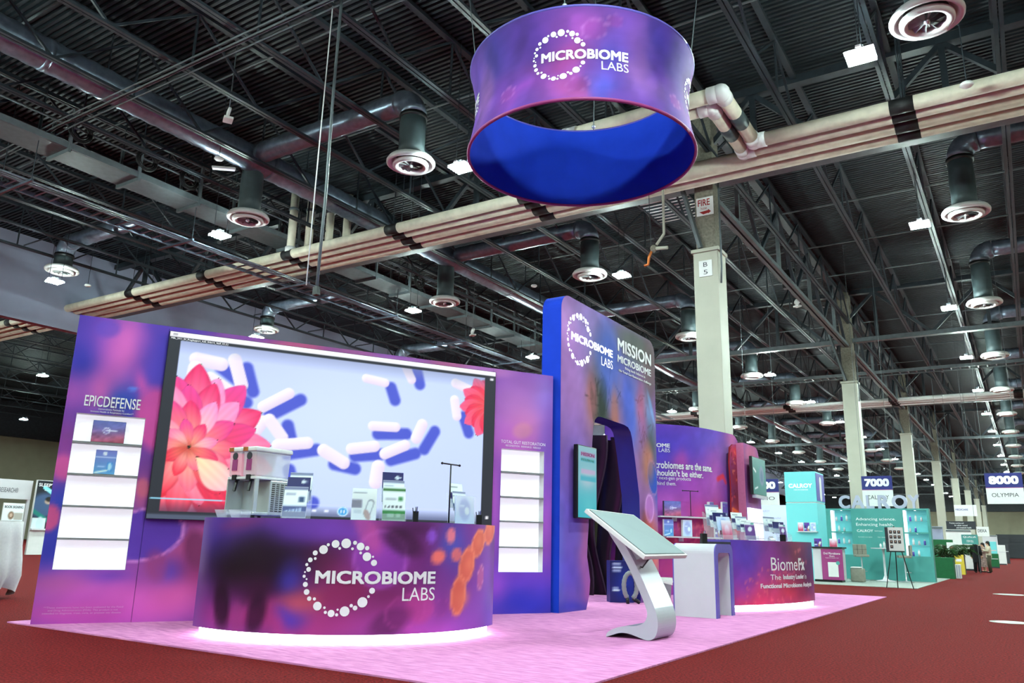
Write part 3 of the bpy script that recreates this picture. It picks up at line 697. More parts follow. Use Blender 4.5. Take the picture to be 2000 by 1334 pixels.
# ------------------------------------------------------------------ angled wall with the niches
WALL_ANG = math.atan2(0.8642, 0.5031); WALL_LOC = (-8.21, 4.32, 0.012); WL, WH = 5.76, 3.09
def paint_wall(c):
    c.warp(0.055, 0.55, 3); B = c.blob
    B(2.8, 1.5, 5, 5, (120, 66, 158)); B(0.3, 2.6, 0.9, 1.1, (86, 66, 176)); B(0.75, 2.8, 0.35, 0.6, (78, 66, 178), 0.9)
    B(0.42, 2.75, 0.22, 0.5, (206, 96, 190), 0.95); B(0.36, 2.45, 0.2, 0.22, (206, 92, 178), 0.9); B(0.1, 2.55, 0.17, 0.2, (58, 60, 168), 0.95)
    B(0.05, 2.25, 0.2, 0.2, (186, 88, 180), 0.8); B(0.52, 2.2, 0.2, 0.25, (44, 80, 172), 0.95); B(0.45, 1.95, 0.3, 0.2, (84, 62, 150), 0.8)
    B(0.05, 1.7, 0.2, 0.35, (150, 64, 140), 0.9); B(0.07, 1.45, 0.12, 0.14, (210, 80, 150), 0.9); B(0.05, 1.05, 0.18, 0.4, (52, 70, 172), 0.95); B(0.1, 0.62, 0.22, 0.22, (46, 58, 168), 0.95)
    B(0.82, 1.5, 0.16, 0.5, (120, 62, 140), 0.9); B(0.83, 1.25, 0.1, 0.18, (190, 84, 130), 0.8)
    B(0.4, 0.3, 0.6, 0.22, (196, 84, 180), 0.95); B(0.2, 0.36, 0.3, 0.1, (176, 84, 140), 0.6); B(0.55, 0.05, 0.5, 0.15, (186, 66, 160), 0.9); B(0.62, 0.42, 0.25, 0.07, (96, 60, 168), 0.8)
    c.ell(0.86, 2.06, 0.2, 0.34, (214, 76, 150), 0.9, 0.15, 0.35); c.blob(0.7, 2.42, 0.06, 0.16, (206, 84, 170), 0.9, 0.3); c.ell(0.02, 1.0, 0.09, 0.13, (214, 80, 130), 0.9, 0, 0.4)
    B(1.5, 0.75, 0.6, 0.35, (198, 84, 128), 0.95); B(1.35, 0.45, 0.4, 0.3, (150, 58, 110), 0.9); B(1.2, 0.5, 0.16, 0.16, (62, 62, 180), 0.9); B(1.1, 0.15, 0.5, 0.2, (196, 80, 170), 0.9)
    B(2.0, 0.5, 0.7, 0.5, (160, 62, 120), 0.9); B(3, 0.6, 0.8, 0.5, (110, 60, 150), 0.9); B(1.5, 0.55, 0.2, 0.25, (124, 44, 90), 0.7)
    c.ell(0.9, 0.86, 0.4, 0.27, (92, 58, 160), 0.95, 0.25, 0.12, (206, 120, 190), 0.05)
    for x, col in ((1.0, (100, 70, 178)), (1.6, (150, 82, 165)), (2.3, (196, 88, 130)), (3.0, (170, 90, 150)), (3.6, (168, 96, 168)), (4.3, (190, 96, 140)), (4.8, (176, 104, 172))): c.blob(x, 3.06, 0.4, 0.09, col, 0.95, 0, 4)
    B(5.3, 2.6, 0.7, 0.6, (178, 108, 178), 0.95); B(5.65, 2.75, 0.2, 0.4, (140, 110, 188), 0.8); B(5.35, 2.35, 0.25, 0.2, (204, 122, 164), 0.85); B(5.2, 2.15, 0.4, 0.3, (194, 96, 184), 0.9); B(5.7, 1.9, 0.16, 0.8, (132, 88, 188), 0.85)
    B(4.92, 1.4, 0.12, 0.6, (178, 86, 182), 0.9); B(5.68, 1.1, 0.1, 0.5, (170, 84, 186), 0.85); B(5.3, 0.4, 0.7, 0.2, (112, 62, 178), 0.95); B(5.4, 0.12, 0.7, 0.22, (52, 52, 170), 0.95); B(4.95, 0.35, 0.14, 0.2, (150, 74, 186), 0.8)
    B(0.5, 2.85, 0.12, 0.3, (226, 104, 190), 0.85); B(0.3, 2.3, 0.12, 0.2, (214, 96, 176), 0.8, ); B(0.3, 0.12, 0.5, 0.1, (206, 78, 170), 0.8); B(0.75, 0.25, 0.25, 0.12, (210, 88, 176), 0.7); B(1.25, 0.25, 0.3, 0.16, (206, 84, 150), 0.7)
    for x, z, rx, ry, col, a in ((0.07, 1.5, 0.1, 0.13, (216, 84, 150), 0.85), (0.83, 1.33, 0.07, 0.1, (206, 96, 120), 0.8), (1.42, 0.72, 0.12, 0.2, (110, 44, 84), 0.75), (1.75, 0.7, 0.16, 0.14, (206, 90, 110), 0.6), (1.05, 0.55, 0.1, 0.16, (150, 60, 110), 0.6), (2.1, 0.35, 0.2, 0.14, (196, 70, 120), 0.6), (5.3, 2.3, 0.14, 0.1, (212, 132, 150), 0.6), (0.28, 2.98, 0.12, 0.1, (110, 78, 190), 0.7)): c.ell(x, z, rx, ry, col, a, 0.3, 0.55)
    c.ell(0.6, 2.36, 0.045, 0.025, (96, 130, 220), 0.8, 0, 0.8); c.ell(0.3, 1.95, 0.25, 0.05, (120, 70, 120), 0.5, 0.5, 0.8); c.cap(0.4, 2.2, 0.5, 2.05, 0.03, (130, 76, 110), 0.5, 0.05)
    c.speck(0.05, 0.9, 5); return c
wall = thing('booth_wall', 'tall angled purple and pink printed wall with two lit niches', 'booth wall', WALL_LOC, WALL_ANG)
NL = (0.112, 0.762, 0.506, 2.06); NR = (5.0, 5.635, 0.5, 2.045)
def outside(n): return lambda x, y: ~((x > n[0]) & (x < n[1]) & (y > n[2]) & (y < n[3]))
c = Canvas(0, 0.88, 0, WH, 0.028, ub=(0, NL[0], NL[1], 0.878), vb=(0, NL[2], NL[3], WH)); paint_wall(c).build('fabric_panel', M['art'], wall, keep=outside(NL))
c = Canvas(0.882, 4.85, 0, WH, 0.032); paint_wall(c).build('fabric_panel', M['art'], wall)
c = Canvas(4.854, WL, 0, WH, 0.028, ub=(4.854, NR[0], NR[1], WL), vb=(0, NR[2], NR[3], WH)); paint_wall(c).build('fabric_panel', M['art'], wall, keep=outside(NR))
MB().box(0, WL, 0.2, 0.26, 0, WH).build('back_board', M['violet'], wall)
for a, b in ((0, 0.03), (WL - 0.03, WL)): MB().box(a, b, 0.0, 0.2, 0, WH).build('side_return', M['violet'], wall)
MB().box(0.03, WL - 0.03, 0.0, 0.2, WH - 0.03, WH).build('top_return', M['violet'], wall)
for (a, b, z0, z1), shelves in ((NL, (1.775, 1.45, 1.132, 0.812)), (NR, (1.757, 1.44, 1.133, 0.812))):
    n = MB().box(a, b, 0.12, 0.14, z0, z1).build('lit_niche', M['lit'], wall)
    MB().box(a - 0.012, a, 0, 0.14, z0, z1).box(b, b + 0.012, 0, 0.14, z0, z1).box(a, b, 0, 0.14, z1, z1 + 0.012).box(a, b, 0, 0.14, z0 - 0.012, z0).build('niche_lining', M['matte'], n)
    for z in shelves: MB().box(a, b, -0.012, 0.12, z - 0.02, z).build('shelf', M['grey'], n)
lettering(wall, 'EPICDEFENSE', 0.166, 0.695, 2.138, 2.252, M['ink'], None, 0.008)
lettering(wall, 'Immunobiotic Formula for', 0.305, 0.55, 2.108, 2.128, M['ink'], None, 0.0)
lettering(wall, 'Immune Health & Respiratory Comfort**', 0.235, 0.64, 2.075, 2.098, M['ink'], None, 0.0)
for s_, a, b, z0 in (('**These statements have not been evaluated by the Food', 0.09, 0.79, 0.137), ('and Drug Administration (FDA). This product is not', 0.13, 0.745, 0.11), ('intended to diagnose, treat, cure, or prevent any disease.', 0.085, 0.78, 0.083)):
    lettering(wall, s_, a, b, z0, z0 + 0.022, M['inkdim'], None, 0.0)
lettering(wall, 'TOTAL GUT RESTORATION', 4.99, 5.65, 2.118, 2.158, M['ink'], None, 0.0)
lettering(wall, 'RECONDITION · REINFORCE · REBUILD', 5.06, 5.58, 2.078, 2.1, M['ink'], None, 0.0)

# ------------------------------------------------------------------ video wall
vw = thing('video_wall', 'large video wall showing white capsules and pink flowers', 'screen', WALL_LOC, WALL_ANG)
MB().box(0.885, 4.862, -0.055, -0.006, 1.02, 3.03).build('cabinet', M['black'], vw)
c = Canvas(0.89, 4.857, 1.024, 3.026, 0.0122, (34, 38, 48))
PU0, PU1, PZ0, PZ1 = 1.012, 4.70, 1.10, 2.938
g = Canvas(0.89, 4.857, 1.024, 3.026, 0.0122, (194, 212, 255))
g.blob(2.9, 2.2, 1.3, 0.8, (206, 222, 255), 0.9, warp=False).blob(4.6, 1.5, 1.0, 0.5, (196, 212, 255), 0.8, warp=False).blob(1.6, 2.9, 1.0, 0.3, (194, 208, 252), 0.8, warp=False)
CAPS = [(1.19,2.75,1.45,2.72,.09),(1.19,2.65,1.17,2.45,.09),(1.59,2.79,1.69,2.51,.085),(1.35,2.55,1.6,2.4,.085),(1.95,2.29,2.22,2.47,.075),(1.88,1.98,1.97,2.13,.075),(2.03,2.15,2.19,1.96,.08),(2.15,1.87,2.48,1.92,.08),(2.67,1.85,2.92,1.72,.085),(3.0,1.89,3.28,1.94,.078),(3.41,1.86,3.66,1.98,.078),(3.24,2.18,3.53,2.19,.068),(3.8,2.08,3.87,2.25,.082),(3.12,2.75,3.36,2.72,.062),(3.62,2.94,3.7,2.8,.066),(4.29,2.6,4.33,2.4,.072),(4.29,2.82,4.51,2.75,.07),(3.34,1.7,3.32,1.52,.095)]
SHD = [(1.73,2.71,1.82,2.45),(1.48,2.41,1.76,2.32),(1.45,2.69,1.63,2.57),(2.03,2.2,2.36,2.41),(2.24,2.1,2.29,1.94),(2.27,1.78,2.59,1.85),(2.81,1.7,3.06,1.66),(3.05,1.81,3.36,1.85),(3.49,1.79,3.8,1.89),(3.31,2.09,3.67,2.12),(3.91,1.95,4.04,2.18),(3.44,2.67,3.5,2.52),(3.76,2.94,3.81,2.75),(2.3,1.6,2.37,1.4),(4.42,2.4,4.5,2.2),(2.3,1.3,2.6,1.25)]
for a in SHD: g.cap(*a, 0.07, (66, 80, 204), 0.94, 0.035)
for a in CAPS: g.cap(*a[:4], a[4] * 0.86, (253, 250, 255), 1.0, 0.014, (222, 206, 232))
for ring_, (n, L0, wd, off) in enumerate(((17, 0.86, 0.17, 0.1), (15, 0.72, 0.14, 0.35), (12, 0.54, 0.11, 0.0), (9, 0.3, 0.07, 0.3))):
    for i in range(n):
        a = 6.28 * i / n + off + 0.12 * math.sin(i * 7.1); up = 0.5 + 0.5 * math.sin(a + 0.3); j = (i * 5 + ring_) % 3
        cin = ((255, 214, 190), (250, 150, 120), (255, 190, 150))[j] if ring_ > 1 else ((250, 176, 190), (236, 70, 96), (255, 200, 206))[j]
        co = tuple(p * up + q * (1 - up) for p, q in zip(((252, 150, 210), (240, 66, 160), (236, 40, 110))[j], ((240, 40, 70), (226, 30, 56), (250, 110, 140))[j]))
        g.petal(1.22, 1.78, a, L0 * (1 + 0.12 * math.sin(i * 3.3)), wd, cin, co)
g.petal(1.3, 1.68, -0.7, 0.5, 0.15, (255, 226, 176), (252, 190, 200)); g.blob(1.2, 1.76, 0.1, 0.08, (196, 60, 50), 0.8, warp=False)
for i in range(12): g.petal(4.78, 2.56, 1.6 + 0.27 * i, (0.42, 0.36)[i % 2], 0.1, (240, 80, 80), ((246, 90, 140), (236, 40, 90))[i % 2])
g.rect(0.8, 4.9, 2.86, 3.1, (120, 130, 165), 0.55, 0.16); g.rect(0.8, 4.9, 1.0, 1.17, (40, 46, 80), 0.55, 0.1)
inpic = ((c.x > PU0) & (c.x < PU1) & (c.y > PZ0) & (c.y < PZ1))
c.c[inpic] = g.c[inpic]
c.rect(0.88, 4.87, 2.972, 3.04, (244, 246, 252)); c.rect(0.88, 2.2, 1.0, 1.072, (76, 86, 108)); c.rect(0.9, 1.62, 1.226, 1.238, (150, 222, 250)); c.rect(1.6, 4.6, 1.226, 1.236, (205, 214, 246), 0.6)
c.ell(2.95, 1.165, 0.06, 0.05, (40, 150, 220), 1, 0, 0.3, (200, 235, 255), 0.15)
for x in (2.62, 2.76, 3.14, 3.28): c.rect(x - 0.025, x + 0.025, 1.15, 1.18, (226, 234, 255))
c.rect(2.925, 2.94, 1.145, 1.185, (255, 255, 255)); c.rect(2.96, 2.975, 1.145, 1.185, (255, 255, 255)); c.rect(4.77, 4.81, 1.14, 1.175, (235, 235, 240)); c.rect(4.78, 4.83, 2.91, 2.94, (225, 228, 236)); c.rect(0.92, 0.97, 2.99, 3.01, (150, 150, 158))
c.build('picture', M['led'], vw, flat(-0.057))
lettering(vw, 'MBL_2411_IH_ProgSupport_Ad2_Slide14_16x9_V2 (1)', 0.905, 1.5, 2.938, 2.964, M['litink'], flat(-0.06), 0.004)

# ------------------------------------------------------------------ tall tower with the organic doorway
TW, TH, TD = 3.335, 4.3, 0.3; TOWER = (-5.22, 9.35, 0.012)
OPEN = [(0.754,0),(0.85,0.2),(0.876,0.381),(0.83,0.55),(0.784,0.69),(0.80,0.9),(0.831,1.1),(0.85,1.4),(0.879,1.74),(0.92,2.1),(0.962,2.407),(0.985,2.53),(1.03,2.63),(1.12,2.687),(1.22,2.7),(2.06,2.69),(2.2,2.67),(2.29,2.61),(2.34,2.52),(2.437,2.217),(2.52,1.9),(2.595,1.624),(2.605,1.29),(2.6,0.6),(2.588,0)]
def corner(cx, cz, r, a0, a1, n=7): return [(cx + r * math.cos(a0 + (a1 - a0) * i / n), cz + r * math.sin(a0 + (a1 - a0) * i / n)) for i in range(n + 1)]
outl = [(0, 0)] + corner(0.22, TH - 0.22, 0.22, math.pi, math.pi / 2) + corner(TW - 0.24, TH - 0.24, 0.24, math.pi / 2, 0) + [(TW, 0)] + OPEN[::-1]
tower = thing('booth_tower', 'tall rounded tower panel with blue edges and an organic doorway', 'booth wall', TOWER, R(90))
MB().prism(outl, 0.0, TD, 'xz').build('shell', M['blue'], tower)
c = Canvas(0, TW, 0, TH, 0.03); c.warp(0.07, 0.5, 21); B = c.blob
B(1.5, 2.2, 4, 4, (150, 96, 160)); B(0.4, 3.9, 0.7, 0.5, (190, 128, 190), 0.95); B(0.35, 3.0, 0.5, 0.8, (176, 112, 186), 0.95); B(1.4, 3.7, 0.6, 0.6, (82, 110, 206), 0.95); B(0.9, 4.1, 0.5, 0.3, (160, 128, 200), 0.8)
B(2.6, 4.0, 0.9, 0.4, (104, 106, 98), 0.95); B(3.2, 3.9, 0.4, 0.6, (132, 96, 104), 0.8); B(2.1, 3.2, 0.5, 0.7, (86, 92, 190), 0.9); B(1.2, 3.0, 0.35, 0.7, (70, 72, 66), 0.9); B(1.25, 2.75, 0.22, 0.3, (44, 66, 52), 0.95)
B(0.9, 2.9, 0.2, 0.5, (186, 110, 112), 0.8); B(1.75, 2.9, 0.2, 0.6, (190, 110, 96), 0.8); B(2.4, 2.9, 0.25, 0.5, (96, 118, 210), 0.9); B(2.8, 3.1, 0.25, 0.4, (196, 92, 120), 0.85); B(3.1, 2.9, 0.15, 0.5, (120, 160, 220), 0.8, 0.4); B(3.15, 2.5, 0.2, 0.3, (60, 74, 60), 0.8)
B(2.95, 2.1, 0.3, 0.35, (190, 120, 100), 0.9); B(3.25, 1.9, 0.16, 0.4, (52, 82, 190), 0.9); B(3.05, 1.45, 0.2, 0.25, (196, 120, 200), 0.95); B(2.95, 1.05, 0.3, 0.3, (206, 96, 80), 0.95); B(3.2, 0.7, 0.3, 0.4, (220, 110, 100), 0.9); B(2.75, 1.0, 0.08, 0.4, (70, 40, 40), 0.6)
B(0.4, 2.0, 0.5, 0.5, (132, 92, 186), 0.9); B(0.35, 1.2, 0.5, 0.5, (110, 84, 190), 0.95); B(0.3, 0.5, 0.6, 0.4, (96, 70, 184), 0.95); B(0.75, 0.9, 0.15, 0.6, (180, 92, 150), 0.85); B(0.8, 0.2, 0.2, 0.3, (186, 80, 150), 0.7); B(0.0, 0.6, 0.15, 0.9, (90, 110, 214), 0.6); B(0.3, 0.05, 0.6, 0.1, (60, 54, 176), 0.8)
c.ell(1.05, 2.7, 0.1, 0.42, (78, 66, 62), 0.9, 0.35, 0.25); c.ell(1.3, 3.0, 0.12, 0.34, (40, 52, 44), 0.9, -0.2, 0.3); c.ell(3.15, 1.95, 0.2, 0.3, (40, 84, 190), 0.85, 0.3, 0.25, (176, 120, 180), 0.08); c.ell(3.0, 1.45, 0.17, 0.22, (190, 110, 190), 0.8, 0, 0.3, (230, 160, 220), 0.1)
for i in range(26):
    x, y = RNG.uniform(0.9, 1.9), RNG.uniform(2.5, 3.3); a = RNG.uniform(0, 6.28); c.cap(x, y, x + 0.22 * math.cos(a), y + 0.22 * math.sin(a), 0.008, (36, 34, 34), 0.75)
for i in range(20):
    x, y = RNG.uniform(2.6, 3.2), RNG.uniform(2.0, 3.3); a = RNG.uniform(0, 6.28); c.cap(x, y, x + 0.16 * math.cos(a), y + 0.16 * math.sin(a), 0.007, (96, 46, 60), 0.6)
for x, z, rx, ry, col, a, an in ((2.6, 4.05, 0.75, 0.25, (92, 94, 88), 0.85, -0.1), (3.1, 3.75, 0.25, 0.5, (110, 84, 88), 0.7, 0), (1.55, 3.55, 0.4, 0.6, (70, 98, 200), 0.7, 0.2), (2.25, 2.95, 0.2, 0.5, (70, 92, 200), 0.7, 0.1), (3.15, 3.1, 0.06, 0.3, (130, 170, 226), 0.8, 0.5), (0.95, 2.95, 0.14, 0.3, (170, 92, 96), 0.6, 0.1), (1.7, 2.85, 0.12, 0.35, (176, 100, 84), 0.6, 0), (3.0, 2.2, 0.2, 0.3, (206, 120, 90), 0.6, 0.2), (2.9, 0.9, 0.2, 0.4, (206, 84, 70), 0.7, 0.2)): c.ell(x, z, rx, ry, col, a, an, 0.8)
c.speck(0.08, 1.2, 23); c.gain = 0.9
c.build('printed_face', M['art'], tower, flat(-0.003), outline=outl)
logo(tower, 0.53, 3.725, 0.372, M['litink'], flat(-0.007), 3.65, top=0.2, low=-0.13)
lettering(tower, 'MISSION', 1.825, 3.165, 3.838, 4.055, M['ink'], flat(-0.007), 0.024)
lettering(tower, 'MICROBIOME', 1.82, 3.155, 3.66, 3.78, M['ink'], flat(-0.007), 0.022)
lettering(tower, 'Bring back balance in', 2.1, 2.9, 3.575, 3.63, M['ink'], flat(-0.007), 0.015)
lettering(tower, 'this Total Gut Restoration challenge', 1.85, 3.15, 3.5, 3.555, M['ink'], flat(-0.007), 0.015)
# lining of the doorway
lin_p = OPEN; V = []
for x, z in lin_p: V += [(x, -0.002, z), (x, TD + 0.002, z)]
cxo = 1.7
V = [(x + (0.004 if x < cxo else -0.004), y, z - (0.004 if z > 2.5 else 0)) for x, y, z in V]
MB().add(V, [(2 * i, 2 * i + 1, 2 * i + 3, 2 * i + 2) for i in range(len(lin_p) - 1)]).build('doorway_lining', M['navy'], tower, True)

# wavy fins standing in the passage behind the doorway
for i, (x, y, a, w_, h_) in enumerate(((-6.98, 12.45, 12, 0.34, 2.75), (-6.8, 12.78, 20, 0.34, 2.7), (-6.62, 13.05, 28, 0.32, 2.8), (-6.42, 13.25, 34, 0.32, 2.72), (-6.2, 13.42, 40, 0.32, 2.78))):
    f = thing('wavy_fin', 'dark maroon wavy fin in the tower passage, %s from the left' % ('first', 'second', 'third', 'fourth', 'fifth')[i], 'fin', (x, y, 0.012), R(a), 'passage fins')
    c = Canvas(-0.5, 0.5, 0, 1, 0.04, (30, 10, 26)); c.grad((22, 8, 22), (38, 14, 36)).blob(0.35, 0.5, 0.14, 0.6, (76, 24, 58), 0.8).blob(-0.3, 0.6, 0.1, 0.5, (18, 20, 64), 0.6)
    def mpf(u, v, w_=w_, h_=h_, i=i, o=0.0): return np.stack([u * w_ * (1 + 0.25 * np.sin(v * 7 + i)) + 0.09 * np.sin(v * 5.2 + i * 1.3), o + 0.03 * np.sin(u * 3 + i), v * h_], -1)
    c.build('printed_face', M['art'], f, mpf); c.build('back_face', M['art'], f, lambda u, v: mpf(u, v, o=0.035))
    e = []
    for t in np.linspace(0, 1, 20):
        for u in (0.5,): e.append(tuple(mpf(np.array(u), np.array(t), o=0.017)))
    MB().tube(e, 0.02, 6).build('edge_trim', M['plumdark'], f, True)

# display on the tower pier
tv = thing('wall_display', 'portrait display with a teal picture mounted on the tower pier', 'screen', (-5.22 + 0.012, 9.35, 0), R(90))
MB().box(0.322, 0.897, -0.085, -0.02, 1.212, 2.205).build('casing', M['black'], tv, bevel=0.006)
MB().box(0.45, 0.75, -0.02, -0.001, 1.5, 1.9).build('wall_bracket', M['black'], tv)
c = Canvas(0.335, 0.885, 1.225, 2.192, 0.02); c.grad((52, 186, 204), (150, 196, 208)).blob(0.6, 1.75, 0.25, 0.14, (196, 206, 222), 0.8).blob(0.65, 1.4, 0.2, 0.12, (96, 206, 214), 0.6)
c.rect(0.4, 0.85, 2.055, 2.115, (196, 110, 190), 0.5, 0.02); c.rect(0.4, 0.85, 1.985, 2.03, (60, 170, 196), 0.6, 0.02); c.rect(0.42, 0.85, 1.82, 1.88, (206, 170, 214), 0.7, 0.02); c.rect(0.4, 0.87, 1.72, 1.79, (52, 176, 200), 0.8, 0.02)
c.build('picture', M['lcd'], tv, flat(-0.087))
lettering(tv, 'MISSION', 0.415, 0.81, 2.06, 2.11, M['purple'], flat(-0.09), 0.03); lettering(tv, 'MICROBIOME', 0.415, 0.8, 1.99, 2.025, M['teal'], flat(-0.09), 0.03)

# ------------------------------------------------------------------ hanging ring sign
ring = thing('hanging_ring_sign', 'large round fabric ring sign hung above the booth', 'sign', (-4.66, 8.86, 6.0))
RH = 1.27
def rr(z): t = np.clip(z / RH, 0, 1); return 1.56 - 0.095 * np.sin(math.pi * t)
c = Canvas(-180, 180, 0, RH, 0.045, (120, 70, 170), ub=None); 
xs = np.linspace(-180, 180, 241); ys = np.linspace(0, RH, 30); c.x, c.y = np.meshgrid(xs, ys); c.nv, c.nu = c.x.shape; c.c = np.ones(c.x.shape + (3,)) * np.array((116, 70, 172), float); c.step = 0.03
deg = c.x.copy(); c.x = np.radians(deg) * 1.5; c.warp(0.14, 0.7, 31)
for k in range(4):
    o = R(-73.2 + 90 * k) * 1.5
    for dx, z, rx, ry, col, a in ((-1.0, 0.9, 0.4, 0.5, (60, 50, 150), 0.9), (-0.8, 0.4, 0.4, 0.3, (120, 60, 170), 0.9), (-0.4, 1.0, 0.4, 0.3, (86, 52, 150), 0.9), (0.35, 0.95, 0.45, 0.35, (176, 74, 170), 0.9), (0.1, 0.55, 0.4, 0.25, (180, 66, 150), 0.9), (0.2, 0.15, 0.4, 0.2, (206, 84, 160), 0.9), (0.75, 0.7, 0.35, 0.3, (92, 80, 200), 0.9), (0.6, 0.2, 0.25, 0.2, (86, 90, 206), 0.8), (1.1, 0.9, 0.25, 0.4, (176, 90, 180), 0.85), (1.2, 0.4, 0.2, 0.3, (90, 84, 196), 0.85), (-0.5, 0.2, 0.4, 0.15, (150, 66, 170), 0.8), (-1.25, 0.5, 0.2, 0.5, (180, 110, 180), 0.7)):
        c.blob(o + dx, z, rx, ry, col, a)
    for dx, z, r_ in ((0.45, 0.98, 0.16), (0.25, 0.22, 0.14), (-0.7, 0.3, 0.12), (0.7, 1.1, 0.1)): c.ell(o + dx, z, r_, r_ * 0.8, (166, 66, 160), 0.5, 0.2, 0.3, (206, 130, 206), 0.07)
c.speck(0.12, 1.6, 33); c.x = deg; c.gain = 0.8
def ringmap(off=0.0): return lambda d, z: np.stack([(rr(z) + off) * np.cos(np.radians(d)), (rr(z) + off) * np.sin(np.radians(d)), z], -1)
c.build('printed_fabric', M['art'], ring, ringmap())
zz = np.linspace(0, RH, 12)
MB().lathe([(float(rr(z)) - 0.03, float(z)) for z in zz], n=72).build('blue_lining', M['blue'], ring, True)
for z in (0.0, RH): MB().tube([((1.545) * math.cos(t), 1.545 * math.sin(t), z) for t in np.linspace(0, 2 * math.pi, 73)], 0.022, 8).build('rim_tube', M['purple'] if z == 0 else M['violet'], ring, True)
for k in range(4):
    d0 = -73.2 + 90 * k
    logo(ring, 0, 0.64, 0.325, M['ink'], (lambda d0: lambda u, v: ringmap(0.006)(d0 + np.degrees(u / 1.475), v))(d0), 3.35)
for k in range(4):
    a = R(20 + 90 * k); p = (1.5 * math.cos(a), 1.5 * math.sin(a), RH)
    MB().tube([p, (p[0] * 1.25, p[1] * 1.25, 10.35 - 6.0)], 0.008, 5).build('suspension_cable', M['steel2'], ring); MB().ball((p[0], p[1], RH + 0.05), 0.035, 8, 5).build('shackle', M['chrome'], ring, True)

# ------------------------------------------------------------------ curved front counter
def arc_counter(name, label, cx, cy, r, a0, a1, h, paint, back, inset=0.06, plinth=0.1, step=0.03, nseg=40):
    t = thing(name, label, 'counter', (cx, cy, 0))
    A = [R(a0 + (a1 - a0) * i / nseg) for i in range(nseg + 1)]
    poly = [(r * math.cos(a), r * math.sin(a)) for a in A] + [(x - cx, y - cy) for x, y in back]
    MB().prism([(x * 0.999, y * 0.999) for x, y in poly], plinth, h - 0.03, 'xy').build('carcass', M['dark'], t)
    MB().prism(poly, h - 0.03, h, 'xy').build('worktop', M['violet'], t)
    ctr = np.mean(np.array(poly), 0); pl = [tuple(np.array(p) + (ctr - np.array(p)) / np.linalg.norm(ctr - np.array(p)) * inset) for p in poly]
    MB().prism(pl, 0.012, plinth, 'xy').build('glowing_plinth', M['strip'], t)
    s1 = R(a1 - a0) * r
    cv = Canvas(0, s1, plinth - 0.005, h + 0.001, step); paint(cv, s1)
    mp = lambda off: (lambda s_, z: np.stack([(r + off) * np.cos(R(a0) + s_ / r), (r + off) * np.sin(R(a0) + s_ / r), z], -1))
    cv.build('printed_front', M['gloss'], t, mp(0.003))
    return t, mp
